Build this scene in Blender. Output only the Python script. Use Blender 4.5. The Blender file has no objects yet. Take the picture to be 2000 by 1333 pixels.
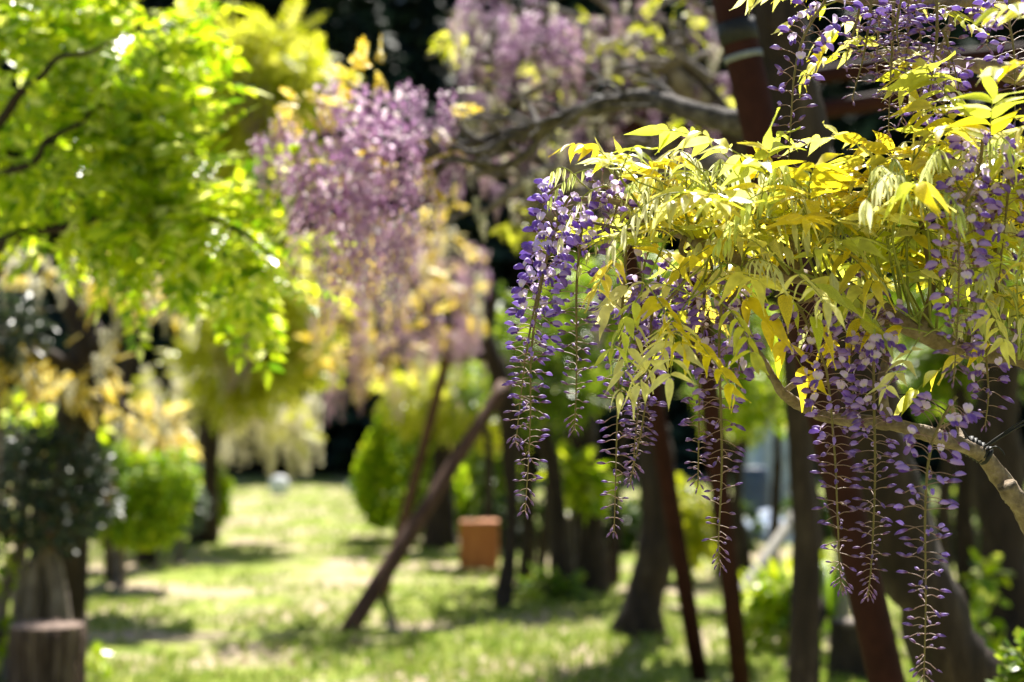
import bpy, math, random
import numpy as np
from mathutils import Vector, Matrix

# ------------------------------------------------------------------ camera, sky, sun, exposure
SC = bpy.context.scene
COL = SC.collection
PITCH = math.radians(3.38)
EYE = Vector((0.0, 0.0, 1.5))
PX = 36.0 / 50.0 / 2000.0            # metres per photo pixel at one metre of depth
cam_data = bpy.data.cameras.new('camera'); cam = bpy.data.objects.new('camera', cam_data)
COL.objects.link(cam); SC.camera = cam
cam.location = EYE; cam.rotation_euler = (math.pi / 2 + PITCH, 0, 0)
cam_data.lens = 50; cam_data.sensor_width = 36; cam_data.clip_start = 0.05; cam_data.clip_end = 600
cam_data.dof.use_dof = True; cam_data.dof.focus_distance = 2.0; cam_data.dof.aperture_fstop = 2.8

SUN_AZ, SUN_EL = math.radians(14), math.radians(56)
world = bpy.data.worlds.new('World'); SC.world = world; world.use_nodes = True
wn = world.node_tree.nodes
sky = wn.new('ShaderNodeTexSky'); sky.sky_type = 'NISHITA'; sky.sun_disc = False
sky.sun_elevation = SUN_EL; sky.sun_rotation = SUN_AZ
wn['Background'].inputs[1].default_value = 0.05
world.node_tree.links.new(sky.outputs[0], wn['Background'].inputs[0])
sun_data = bpy.data.lights.new('sun', 'SUN'); sun_data.energy = 5.0; sun_data.angle = math.radians(0.5)
sun_data.color = (1.0, 0.95, 0.86)
sun = bpy.data.objects.new('sun', sun_data); COL.objects.link(sun)
sdir = Vector((math.sin(SUN_AZ) * math.cos(SUN_EL), math.cos(SUN_AZ) * math.cos(SUN_EL), math.sin(SUN_EL)))
sun.rotation_euler = (-sdir).to_track_quat('-Z', 'Y').to_euler(); sun.location = (6, 20, 30)
SC.view_settings.view_transform = 'Standard'; SC.view_settings.look = 'None'
SC.view_settings.exposure = 1.65; SC.view_settings.gamma = 1.0
SC.render.engine = 'CYCLES'
SC.cycles.use_denoising = True; SC.cycles.max_bounces = 8; SC.cycles.transmission_bounces = 5
SC.cycles.diffuse_bounces = 4; SC.cycles.glossy_bounces = 2; SC.cycles.sample_clamp_indirect = 8

random.seed(7); RNG = np.random.RandomState(11)
R = random.uniform
FWD = Vector((0, math.cos(PITCH), math.sin(PITCH))); UPV = Vector((0, -math.sin(PITCH), math.cos(PITCH)))
def P(px, py, d):
    """world point seen at photo pixel (px, py) at depth d metres"""
    return EYE + d * (FWD + Vector((1, 0, 0)) * ((px - 1000) * PX) + UPV * ((666.5 - py) * PX))
def G(px, py):
    """point of the flat ground seen at photo pixel"""
    v = P(px, py, 1.0) - EYE
    return EYE + v * (-EYE.z / v.z)
def gdist(py):
    v = P(1000, py, 1.0) - EYE
    return -EYE.z / v.z

# ------------------------------------------------------------------ materials
def nodes(name):
    m = bpy.data.materials.new(name); m.use_nodes = True
    nt = m.node_tree; nt.nodes.clear()
    out = nt.nodes.new('ShaderNodeOutputMaterial')
    return m, nt, out
def ramp(nt, fac, stops):
    r = nt.nodes.new('ShaderNodeValToRGB')
    while len(r.color_ramp.elements) < len(stops): r.color_ramp.elements.new(0.5)
    for e, (p, c) in zip(r.color_ramp.elements, stops): e.position = p; e.color = (*c, 1)
    nt.links.new(fac, r.inputs[0]); return r.outputs[0]
def leafy(name, stops=None, transl=0.5, rough=0.4, spec=0.5, attr=None, noise=0.0, tgain=1.25, sheen=0.0):
    """thin translucent leaf or petal; colour per leaf (island) or from a colour attribute"""
    m, nt, out = nodes(name); L = nt.links.new
    if attr:
        a = nt.nodes.new('ShaderNodeVertexColor'); a.layer_name = attr; col = a.outputs[0]
    else:
        g = nt.nodes.new('ShaderNodeNewGeometry'); col = ramp(nt, g.outputs['Random Per Island'], stops)
    if noise:
        n = nt.nodes.new('ShaderNodeTexNoise'); n.inputs['Scale'].default_value = noise; n.inputs['Detail'].default_value = 3
        tc = nt.nodes.new('ShaderNodeTexCoord'); L(tc.outputs['Object'], n.inputs['Vector'])
        mr = nt.nodes.new('ShaderNodeMapRange'); mr.inputs[1].default_value = 0.3; mr.inputs[2].default_value = 0.7
        mr.inputs[3].default_value = 0.72; mr.inputs[4].default_value = 1.2; L(n.outputs[0], mr.inputs[0])
        mx = nt.nodes.new('ShaderNodeVectorMath'); mx.operation = 'SCALE'; L(col, mx.inputs[0]); L(mr.outputs[0], mx.inputs['Scale'])
        col = mx.outputs[0]
    b = nt.nodes.new('ShaderNodeBsdfPrincipled'); L(col, b.inputs['Base Color'])
    b.inputs['Roughness'].default_value = rough; b.inputs['Specular IOR Level'].default_value = spec
    b.inputs['Sheen Weight'].default_value = sheen; b.inputs['Sheen Roughness'].default_value = 0.4
    t = nt.nodes.new('ShaderNodeBsdfTranslucent')
    g2 = nt.nodes.new('ShaderNodeVectorMath'); g2.operation = 'SCALE'; g2.inputs['Scale'].default_value = tgain
    L(col, g2.inputs[0]); L(g2.outputs[0], t.inputs[0])
    mix = nt.nodes.new('ShaderNodeMixShader'); mix.inputs[0].default_value = transl
    L(b.outputs[0], mix.inputs[1]); L(t.outputs[0], mix.inputs[2]); L(mix.outputs[0], out.inputs[0])
    return m
def solid(name, stops, scale=8.0, stretch=(1, 1, 1), rough=0.8, bump=0.0, spec=0.3, detail=6):
    """opaque surface with noise-driven colour and relief"""
    m, nt, out = nodes(name); L = nt.links.new
    tc = nt.nodes.new('ShaderNodeTexCoord'); mp = nt.nodes.new('ShaderNodeMapping'); mp.inputs['Scale'].default_value = stretch
    L(tc.outputs['Object'], mp.inputs[0])
    n = nt.nodes.new('ShaderNodeTexNoise'); n.inputs['Scale'].default_value = scale; n.inputs['Detail'].default_value = detail
    n.inputs['Roughness'].default_value = 0.65; L(mp.outputs[0], n.inputs['Vector'])
    b = nt.nodes.new('ShaderNodeBsdfPrincipled'); L(ramp(nt, n.outputs[0], stops), b.inputs['Base Color'])
    b.inputs['Roughness'].default_value = rough; b.inputs['Specular IOR Level'].default_value = spec
    if bump:
        bp = nt.nodes.new('ShaderNodeBump'); bp.inputs['Strength'].default_value = bump; bp.inputs['Distance'].default_value = 0.02
        L(n.outputs[0], bp.inputs['Height']); L(bp.outputs[0], b.inputs['Normal'])
    L(b.outputs[0], out.inputs[0]); return m

M = {}
M['fg_leaf'] = leafy('young wisteria leaf', attr='Col', transl=0.52, rough=0.34, spec=0.6, noise=55, tgain=1.45, sheen=0.25)
M['petal'] = leafy('wisteria petal', attr='Col', transl=0.40, rough=0.5, spec=0.35, tgain=1.4, sheen=0.15)
M['stem'] = solid('raceme stem', [(0.3, (0.10, 0.085, 0.02)), (0.7, (0.20, 0.15, 0.05))], 60, rough=0.6)
M['pedicel'] = solid('flower stalk', [(0.3, (0.20, 0.11, 0.10)), (0.7, (0.33, 0.22, 0.17))], 80, rough=0.55)
M['shoot'] = solid('green shoot', [(0.3, (0.16, 0.20, 0.03)), (0.7, (0.30, 0.30, 0.07))], 40, rough=0.5)
M['twig'] = solid('grey brown twig bark', [(0.25, (0.06, 0.04, 0.025)), (0.5, (0.20, 0.15, 0.10)), (0.75, (0.36, 0.30, 0.23))], 45, (1, 1, 1), 0.85, 0.6)
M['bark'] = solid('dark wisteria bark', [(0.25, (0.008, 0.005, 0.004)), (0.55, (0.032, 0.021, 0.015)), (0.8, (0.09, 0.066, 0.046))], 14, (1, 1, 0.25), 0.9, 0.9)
M['bark_grey'] = solid('weathered grey bark', [(0.25, (0.03, 0.024, 0.02)), (0.5, (0.14, 0.11, 0.09)), (0.78, (0.36, 0.31, 0.27))], 18, (1, 1, 0.4), 0.85, 0.8)
M['limb'] = solid('dark grey limb bark', [(0.25, (0.012, 0.01, 0.009)), (0.5, (0.06, 0.048, 0.04)), (0.8, (0.22, 0.19, 0.165))], 20, (1, 1, 1), 0.85, 0.9)
M['maroon'] = solid('maroon painted steel', [(0.3, (0.022, 0.0075, 0.0065)), (0.7, (0.042, 0.014, 0.011))], 12, rough=0.75, bump=0.08, spec=0.08)
M['pole_wood'] = solid('brown timber prop', [(0.3, (0.045, 0.02, 0.012)), (0.7, (0.13, 0.065, 0.04))], 10, (1, 1, 0.2), 0.8, 0.5)
M['black'] = solid('black plastic tie', [(0.3, (0.008, 0.008, 0.009)), (0.7, (0.02, 0.02, 0.022))], 30, rough=0.6, spec=0.25)
M['zinc'] = solid('zinc clamp', [(0.3, (0.10, 0.11, 0.12)), (0.7, (0.2, 0.21, 0.22))], 30, rough=0.5, spec=0.4)
M['lime_leaf'] = leafy('lime green leaf', [(0, (0.07, 0.17, 0.003)), (0.4, (0.33, 0.46, 0.006)), (0.8, (0.56, 0.61, 0.02)), (1, (0.72, 0.74, 0.34))], 0.58, 0.3, 0.7)
M['yellow_leaf'] = leafy('yellow green leaf', [(0, (0.30, 0.35, 0.01)), (0.5, (0.48, 0.50, 0.015)), (1, (0.62, 0.58, 0.12))], 0.55, 0.38, 0.5)
M['amber_leaf'] = leafy('amber young leaf', [(0, (0.52, 0.34, 0.015)), (0.5, (0.64, 0.50, 0.06)), (1, (0.70, 0.62, 0.3))], 0.5, 0.4, 0.5)
M['mid_leaf'] = leafy('mid green leaf', [(0, (0.06, 0.12, 0.008)), (0.6, (0.16, 0.26, 0.012)), (1, (0.36, 0.42, 0.03))], 0.5, 0.38, 0.5)
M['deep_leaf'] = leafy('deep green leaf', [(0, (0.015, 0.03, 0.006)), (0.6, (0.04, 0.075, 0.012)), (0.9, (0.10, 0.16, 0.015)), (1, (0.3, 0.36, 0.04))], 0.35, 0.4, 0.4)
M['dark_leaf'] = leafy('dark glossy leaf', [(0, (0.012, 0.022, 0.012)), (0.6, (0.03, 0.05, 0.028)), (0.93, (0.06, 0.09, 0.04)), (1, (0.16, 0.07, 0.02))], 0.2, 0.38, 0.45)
M['greygreen'] = leafy('grey green needle', [(0, (0.07, 0.10, 0.06)), (1, (0.18, 0.23, 0.15))], 0.3, 0.5, 0.4)
M['conifer_lime'] = leafy('lime conifer spray', [(0, (0.10, 0.20, 0.005)), (0.6, (0.28, 0.42, 0.01)), (1, (0.48, 0.54, 0.02))], 0.5, 0.5, 0.3)
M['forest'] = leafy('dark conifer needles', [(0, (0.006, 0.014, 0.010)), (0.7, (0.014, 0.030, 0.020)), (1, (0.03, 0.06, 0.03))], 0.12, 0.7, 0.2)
M['pink'] = leafy('pink lilac blossom', [(0, (0.30, 0.13, 0.30)), (0.4, (0.52, 0.32, 0.52)), (0.75, (0.70, 0.53, 0.68)), (1, (0.86, 0.78, 0.82))], 0.42, 0.42, 0.5)
M['dusk'] = leafy('dusky lavender blossom', [(0, (0.16, 0.08, 0.15)), (0.5, (0.36, 0.22, 0.36)), (1, (0.55, 0.45, 0.52))], 0.4, 0.5, 0.4)
M['cream'] = leafy('cream white blossom', [(0, (0.52, 0.48, 0.30)), (0.5, (0.74, 0.71, 0.56)), (1, (0.85, 0.83, 0.74))], 0.5, 0.5, 0.4)
M['blush'] = leafy('pale pink blossom', [(0, (0.45, 0.28, 0.36)), (0.5, (0.64, 0.46, 0.52)), (1, (0.76, 0.66, 0.66))], 0.4, 0.5, 0.4)
M['grass'] = leafy('grass blade', [(0, (0.09, 0.16, 0.012)), (0.5, (0.20, 0.28, 0.03)), (0.85, (0.36, 0.39, 0.09)), (1, (0.52, 0.46, 0.24))], 0.45, 0.4, 0.4)
M['litter'] = leafy('dry fallen leaf', [(0, (0.16, 0.10, 0.05)), (0.6, (0.38, 0.28, 0.17)), (1, (0.55, 0.45, 0.32))], 0.2, 0.6, 0.3)
M['stump_side'] = solid('sawn log bark', [(0.3, (0.02, 0.012, 0.009)), (0.5, (0.08, 0.05, 0.036)), (0.75, (0.26, 0.19, 0.14))], 22, (1, 1, 0.12), 0.9, 1.0)
M['stump_top'] = solid('weathered sawn wood', [(0.3, (0.14, 0.09, 0.07)), (0.7, (0.32, 0.23, 0.18))], 20, rough=0.8, bump=0.3)
M['box_wood'] = solid('orange brown board', [(0.3, (0.26, 0.085, 0.025)), (0.7, (0.42, 0.16, 0.05))], 9, (1, 1, 0.2), 0.6, 0.2)
M['white_stone'] = solid('white stone', [(0.3, (0.6, 0.6, 0.58)), (0.7, (0.8, 0.8, 0.78))], 8, rough=0.6, bump=0.2)
M['shed'] = solid('pale blue sheet', [(0.3, (0.24, 0.36, 0.62)), (0.7, (0.36, 0.47, 0.70))], 3, rough=0.5)
M['shed_roof'] = solid('slate blue sheet roof', [(0.3, (0.03, 0.05, 0.09)), (0.7, (0.06, 0.08, 0.13))], 3, rough=0.5)
M['tarp'] = solid('pale blue tarp', [(0.3, (0.26, 0.33, 0.46)), (0.7, (0.38, 0.44, 0.54))], 3, rough=0.85)
M['grey_wood'] = solid('pale grey weathered wood', [(0.3, (0.16, 0.15, 0.13)), (0.7, (0.34, 0.32, 0.29))], 12, (1, 1, 0.2), 0.85, 0.4)

def ground_mat():
    m, nt, out = nodes('lawn soil and turf'); L = nt.links.new
    tc = nt.nodes.new('ShaderNodeTexCoord')
    def noise(s, d=5):
        n = nt.nodes.new('ShaderNodeTexNoise'); n.inputs['Scale'].default_value = s; n.inputs['Detail'].default_value = d
        n.inputs['Roughness'].default_value = 0.6; L(tc.outputs['Object'], n.inputs['Vector']); return n.outputs[0]
    turf = ramp(nt, noise(3.0), [(0.3, (0.08, 0.13, 0.012)), (0.5, (0.20, 0.25, 0.035)), (0.72, (0.33, 0.34, 0.09))])
    soil = ramp(nt, noise(14), [(0.3, (0.24, 0.18, 0.11)), (0.7, (0.46, 0.38, 0.27))])
    f = ramp(nt, noise(0.85, 6), [(0.46, (0, 0, 0)), (0.58, (1, 1, 1))])
    mx = nt.nodes.new('ShaderNodeMix'); mx.data_type = 'RGBA'
    L(f, mx.inputs[0]); L(turf, mx.inputs[6]); L(soil, mx.inputs[7])
    b = nt.nodes.new('ShaderNodeBsdfPrincipled'); b.inputs['Roughness'].default_value = 0.9; b.inputs['Specular IOR Level'].default_value = 0.15
    bp = nt.nodes.new('ShaderNodeBump'); bp.inputs['Strength'].default_value = 0.6; bp.inputs['Distance'].default_value = 0.05
    L(noise(30), bp.inputs['Height']); L(bp.outputs[0], b.inputs['Normal']); L(mx.outputs[2], b.inputs['Base Color'])
    L(b.outputs[0], out.inputs[0]); return m
M['ground'] = ground_mat()

# ------------------------------------------------------------------ mesh helpers
def link(name, me, parent=None, mat=None, kind=None):
    o = bpy.data.objects.new(name, me); COL.objects.link(o)
    if mat is not None and me is not None and not me.materials: me.materials.append(mat)
    if parent is not None:
        o.parent = parent
        o.matrix_parent_inverse = Matrix.Translation(-Vector(parent['_w']))
    o['_w'] = (0.0, 0.0, 0.0)
    if kind: o['kind'] = kind
    return o
def thing(name, loc, label, cat, group=None):
    o = bpy.data.objects.new(name, None); COL.objects.link(o); o.location = loc; o.empty_display_size = 0.1
    o['_w'] = tuple(loc); o['label'] = label; o['category'] = cat
    if group: o['group'] = group
    return o
def tag(o, label, cat, group=None):
    o['label'] = label; o['category'] = cat
    if group: o['group'] = group
    return o
def np_mesh(name, V, F, col=None, smooth=True):
    """V (n,3), F (m,k) -> mesh"""
    V = np.ascontiguousarray(V, dtype=np.float32); F = np.ascontiguousarray(F, dtype=np.int32)
    me = bpy.data.meshes.new(name); k = F.shape[1]
    me.vertices.add(len(V)); me.vertices.foreach_set('co', V.ravel())
    me.loops.add(F.size); me.loops.foreach_set('vertex_index', F.ravel())
    me.polygons.add(len(F)); me.polygons.foreach_set('loop_start', np.arange(0, F.size, k, dtype=np.int32))
    me.polygons.foreach_set('use_smooth', np.full(len(F), smooth))
    if col is not None:
        a = me.color_attributes.new('Col', 'FLOAT_COLOR', 'POINT')
        c = np.ones((len(V), 4), np.float32); c[:, :3] = col; a.data.foreach_set('color', c.ravel())
    me.update(calc_edges=True); return me
class Acc:
    """collects quad meshes with colours and material slots"""
    def __init__(s): s.v = []; s.f = []; s.c = []; s.m = []; s.n = 0
    def add(s, V, F, col=(1, 1, 1), mi=0):
        V = np.asarray(V, np.float32); F = np.asarray(F, np.int32)
        s.v.append(V); s.f.append(F + s.n); s.n += len(V)
        c = np.empty((len(V), 3), np.float32); c[:] = col; s.c.append(c); s.m.append(np.full(len(F), mi, np.int32))
    def mesh(s, name, mats=()):
        me = np_mesh(name, np.concatenate(s.v), np.concatenate(s.f), np.concatenate(s.c))
        for m in mats: me.materials.append(m)
        me.polygons.foreach_set('material_index', np.concatenate(s.m)); return me
def spline(pts, n):
    """Catmull-Rom through pts, n samples"""
    p = np.array([tuple(q) for q in pts], float)
    if len(p) == 2: return p[0] + (p[1] - p[0]) * np.linspace(0, 1, n)[:, None]
    p = np.vstack([2 * p[0] - p[1], p, 2 * p[-1] - p[-2]])
    t = np.linspace(0, len(p) - 3 - 1e-6, n); i = t.astype(int); u = (t - i)[:, None]
    a, b, c, d = p[i], p[i + 1], p[i + 2], p[i + 3]
    return 0.5 * (2 * b + (c - a) * u + (2 * a - 5 * b + 4 * c - d) * u ** 2 + (3 * b - a - 3 * c + d) * u ** 3)
def tube(path, r, sides=8, gnarl=0.0, rng=RNG, cap=True):
    """tube with radius list r (interpolated); gnarl makes uneven bark"""
    p = np.asarray(path, float); n = len(p)
    rr = np.interp(np.linspace(0, 1, n), np.linspace(0, 1, len(r)), r)
    T = np.gradient(p, axis=0); T /= np.linalg.norm(T, axis=1)[:, None] + 1e-9
    ref = np.array([0.3, 1, 0.1]) if abs(T[0][1]) < 0.9 else np.array([1, 0, 0.1])
    A = np.cross(T, ref); A /= np.linalg.norm(A, axis=1)[:, None] + 1e-9; B = np.cross(T, A)
    th = np.linspace(0, 2 * np.pi, sides, endpoint=False)
    if gnarl:
        ph = rng.uniform(0, 6.28, 4); s = np.arange(n)[:, None]
        k = 1 + gnarl * (0.55 * np.sin(2 * th + ph[0] + s * 0.35) + 0.4 * np.sin(3 * th + ph[1] - s * 0.22) + 0.35 * np.sin(s * 0.9 + ph[2] + th)) + gnarl * 0.35 * rng.normal(size=(n, sides))
    else: k = np.ones((n, sides))
    V = p[:, None, :] + (rr[:, None] * k)[:, :, None] * (np.cos(th)[None, :, None] * A[:, None, :] + np.sin(th)[None, :, None] * B[:, None, :])
    V = V.reshape(-1, 3); i = np.arange(n - 1)[:, None] * sides; j = np.arange(sides)[None, :]; j2 = (j + 1) % sides
    F = np.stack([i + j, i + j2, i + sides + j2, i + sides + j], -1).reshape(-1, 4)
    if cap:                                     # close both ends with a centre point
        V = np.vstack([V, p[0], p[-1]]); a, b = len(V) - 2, len(V) - 1; e = (n - 1) * sides
        jj = np.arange(0, sides, 2)
        F = np.vstack([F, np.stack([np.full(len(jj), a), (jj + 2) % sides, (jj + 1) % sides, jj], -1),
                       np.stack([np.full(len(jj), b), e + jj, e + (jj + 1) % sides, e + (jj + 2) % sides], -1)])
    return V, F
def tube_obj(name, pts, r, mat, parent, n=None, sides=8, gnarl=0.0):
    n = n or max(6, 6 * len(pts))
    return link(name, np_mesh(name, *tube(spline(pts, n), r, sides, gnarl)), parent, mat)
def basis(y, z):
    """4x4 rows: x,y,z axes with y kept and z made perpendicular"""
    y = y / (np.linalg.norm(y) + 1e-9); z = z - y * np.dot(y, z); nz = np.linalg.norm(z)
    if nz < 1e-4: z = np.cross(y, [1, 0.3, 0.2]); nz = np.linalg.norm(z)
    z = z / nz; return np.stack([np.cross(y, z), y, z], 0)
def rand_dirs(n, rng=RNG):
    v = rng.normal(size=(n, 3)); return v / np.linalg.norm(v, axis=1)[:, None]
def mat4(B, loc, s):
    m = Matrix.Identity(4)
    for i in range(3):
        for j in range(3): m[j][i] = float(B[i][j] * s)
        m[i][3] = float(loc[i])
    return m
def ellipsoid(c, r, nu=8, nv=5):
    u = np.linspace(0, 2 * np.pi, nu, endpoint=False); v = np.linspace(0.05, np.pi - 0.05, nv)
    V = np.stack([np.outer(np.sin(v), np.cos(u)), np.outer(np.sin(v), np.sin(u)), np.outer(np.cos(v), np.ones(nu))], -1).reshape(-1, 3)
    i = np.arange(nv - 1)[:, None] * nu; j = np.arange(nu)[None]; j2 = (j + 1) % nu
    F = np.stack([i + j, i + nu + j, i + nu + j2, i + j2], -1).reshape(-1, 4)
    return V * np.array(r) + np.array(c), F

# ------------------------------------------------------------------ setting: ground, hill, grass, litter
def height(x, y):
    return 0.025 * np.sin(x * 0.9 + 1.3) * np.sin(y * 0.7) + 0.03 * np.sin(x * 0.23 + y * 0.31) - 0.02
def grid_mesh(name, xs, ys, fz):
    X, Y = np.meshgrid(xs, ys); V = np.stack([X, Y, fz(X, Y)], -1).reshape(-1, 3); nx = len(xs)
    i = np.arange(len(ys) - 1)[:, None] * nx; j = np.arange(nx - 1)[None]
    return np_mesh(name, V, np.stack([i + j, i + j + 1, i + nx + j + 1, i + nx + j], -1).reshape(-1, 4))
ground = link('ground', grid_mesh('ground', np.linspace(-150, 150, 301), np.linspace(-40, 260, 301), height), None, M['ground'], 'structure')
ground['label'] = 'sunlit lawn with dry bare patches between the shrubs'
def hill_z(x, y):
    t = np.clip((y - 46) / 70, 0, 1); return -1.5 + 1.6 * np.clip((y - 42) / 4, 0, 1) + 34 * t ** 1.2 + 1.2 * np.sin(x * 0.11) * t
hill = link('hill', grid_mesh('hill', np.linspace(-120, 120, 81), np.linspace(42, 150, 41), hill_z), None,
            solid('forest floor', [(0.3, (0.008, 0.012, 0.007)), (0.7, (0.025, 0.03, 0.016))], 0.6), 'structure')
hill['label'] = 'dark shaded hillside rising behind the lawn'

def scatter(template_V, template_F, pos, dirs, ups, size, rng=RNG):
    """copies of a template (y = forward, z = up) as one big vertex/face pair"""
    y = dirs / (np.linalg.norm(dirs, axis=1)[:, None] + 1e-9); z = ups - y * np.sum(ups * y, 1)[:, None]
    z /= np.linalg.norm(z, axis=1)[:, None] + 1e-9; x = np.cross(y, z)
    tv = template_V[None] * size[:, None, None]
    V = pos[:, None] + tv[..., 0:1] * x[:, None] + tv[..., 1:2] * y[:, None] + tv[..., 2:3] * z[:, None]
    F = template_F[None] + (np.arange(len(pos)) * len(template_V))[:, None, None]
    return V.reshape(-1, 3), F.reshape(-1, template_F.shape[1])
def noise2(x, y, s):
    return np.sin(x * s + 1.7 * np.sin(y * s * 0.8)) * np.cos(y * s * 1.1 + 1.3 * np.sin(x * s * 0.7 + 2))
# grass blades in tufts
BL_V, BL_F = [], []
for k in range(7):
    a = k * 0.9; d = np.array([math.cos(a), math.sin(a), 0]); w = np.array([-d[1], d[0], 0]) * 0.09
    o = d * 0.25 * (k % 3) * 0.5; tip = o + d * (0.35 + 0.15 * (k % 2)) + np.array([0, 0, 0.8 + 0.1 * (k % 3)]); mid = o + d * 0.1 + np.array([0, 0, 0.45])
    b = len(BL_V); BL_V += [o - w, o + w, mid + w * 0.8, mid - w * 0.8, tip]; BL_F += [[b, b + 1, b + 2, b + 3], [b + 3, b + 2, b + 4, b + 4]]
BL_V = np.array(BL_V)[:, [0, 2, 1]] * np.array([1, 1, 1]); BL_F = np.array(BL_F)
n = 34000
gy = 6.5 + 34 * RNG.uniform(0, 1, n) ** 1.7; gx = RNG.uniform(-0.42, 0.42, n) * gy * 1.05
keep = (noise2(gx, gy, 1.1) + 0.6 * noise2(gx + 3, gy, 2.7) + RNG.normal(0, 0.3, n)) > -0.15
gx, gy = gx[keep], gy[keep]; n = len(gx)
pos = np.stack([gx, gy, height(gx, gy)], -1)
up = np.tile([0, 0, 1.0], (n, 1)) + RNG.normal(0, 0.12, (n, 3))
V, F = scatter(BL_V, np.array([[f[0], f[1], f[2]] for f in BL_F] + [[f[0], f[2], f[3]] for f in BL_F if f[2] != f[3]]), pos, up, rand_dirs(n), RNG.uniform(0.035, 0.085, n))
grass = link('grass', np_mesh('grass', V, F), None, M['grass'], 'stuff')
tag(grass, 'short patchy yellow green grass growing over the lawn', 'grass')
# fallen leaves and petals
n = 5200
gy = 6.6 + 26 * RNG.uniform(0, 1, n) ** 1.6; gx = RNG.uniform(-0.4, 0.42, n) * gy
keep = (noise2(gx + 5, gy + 1, 0.9) + 0.05 * gx + RNG.normal(0, 0.3, n)) > 0.1; gx, gy = gx[keep], gy[keep]; n = len(gx)
LT_V = np.array([[-.3, 0, 0], [.3, 0, 0], [.25, .8, .12], [-.25, .8, .1]]); LT_F = np.array([[0, 1, 2, 3]])
V, F = scatter(LT_V, LT_F, np.stack([gx, gy, height(gx, gy) + 0.02], -1), rand_dirs(n) * [1, 1, .25], np.array([0, 0, 1.]) + RNG.normal(0, .4, (n, 3)), RNG.uniform(.03, .07, n))
tag(link('leaf_litter', np_mesh('leaf_litter', V, F), None, M['litter'], 'stuff'), 'dry fallen leaves and petals strewn over the lawn', 'leaf litter')

# ------------------------------------------------------------------ foliage templates
def leaf_template(pairs=5, lw=0.085, ll=0.34, droop=0.25):
    """a pinnate leaf of unit length along +y"""
    V, F = [], []
    def leaflet(o, d, l, drop):
        d = np.array(d, float); d /= np.linalg.norm(d); s = np.cross(d, [0, 0, 1]); s /= np.linalg.norm(s); b = len(V)
        o = np.array(o, float); dz = np.array([0, 0, -1.0])
        V.extend([o, o + d * l * .42 + s * lw + dz * drop * l * .2, o + d * l * .45 + np.array([0, 0, -.02]) + dz * drop * l * .15, o + d * l * .42 - s * lw + dz * drop * l * .2, o + d * l + dz * drop * l])
        F.extend([[b, b + 1, b + 2], [b + 1, b + 4, b + 2], [b, b + 2, b + 3], [b + 2, b + 4, b + 3]])
    for k in range(pairs):
        t = 0.25 + 0.65 * k / (pairs - 1); z = -droop * t * t; l = ll * (1 - 0.25 * abs(t - .5))
        for sgn in (-1, 1): leaflet((0, t, z), (sgn, 0.45, 0), l, 0.35)
    leaflet((0, .95, -droop), (0, 1, -.2), ll, .3); return np.array(V), np.array(F)
LEAF_V, LEAF_F = leaf_template()
SPRAY_V = np.array([[0, 0, 0], [.16, .5, .03], [0, 1, 0], [-.16, .5, .03], [.34, .72, -.05], [-.34, .72, -.05]]); SPRAY_F = np.array([[0, 1, 2], [0, 2, 3], [1, 4, 2], [3, 2, 5]])
ROUND_V = np.array([[0, 0, 0], [.28, .35, .06], [.2, .8, .02], [0, 1, -.04], [-.2, .8, .02], [-.28, .35, .06]]); ROUND_F = np.array([[0, 1, 2], [0, 2, 3], [0, 3, 4], [0, 4, 5]])
def clumps(specs, size, template=(LEAF_V, LEAF_F), shell=0.5, droop=0.35, outward=0.8, rng=RNG, jitter=.25):
    """specs: (centre, radii, count) -> vertices and faces of leaves spread through the clump volumes"""
    PV = []; PD = []; PS = []
    for c, r, n in specs:
        d = rand_dirs(n, rng); rad = (shell + (1 - shell) * rng.uniform(0, 1, n)) ** 0.7
        bump = 1 + jitter * (np.sin(d[:, 0] * 5 + c[0] * 7) * np.cos(d[:, 2] * 6 + c[2] * 5)) + rng.normal(0, jitter * .4, n)
        PV.append(np.array(c) + d * (rad * bump)[:, None] * np.array(r))
        PD.append(d * outward + rng.normal(0, .5, (n, 3)) + np.array([0, 0, -droop])); PS.append(rng.uniform(.65, 1.2, n) * size)
    pos = np.concatenate(PV); dirs = np.concatenate(PD); n = len(pos)
    ups = np.array([0, 0, 1.0]) + rng.normal(0, .45, (n, 3))
    return scatter(template[0], template[1], pos, dirs, ups, np.concatenate(PS), rng)
def clump_obj(name, specs, size, mat, parent, dense=1.0, **k):
    specs = [(c, r, max(3, int(n_ * dense))) for c, r, n_ in specs]
    return link(name, np_mesh(name, *clumps(specs, size, **k), smooth=False), parent, mat)
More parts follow.
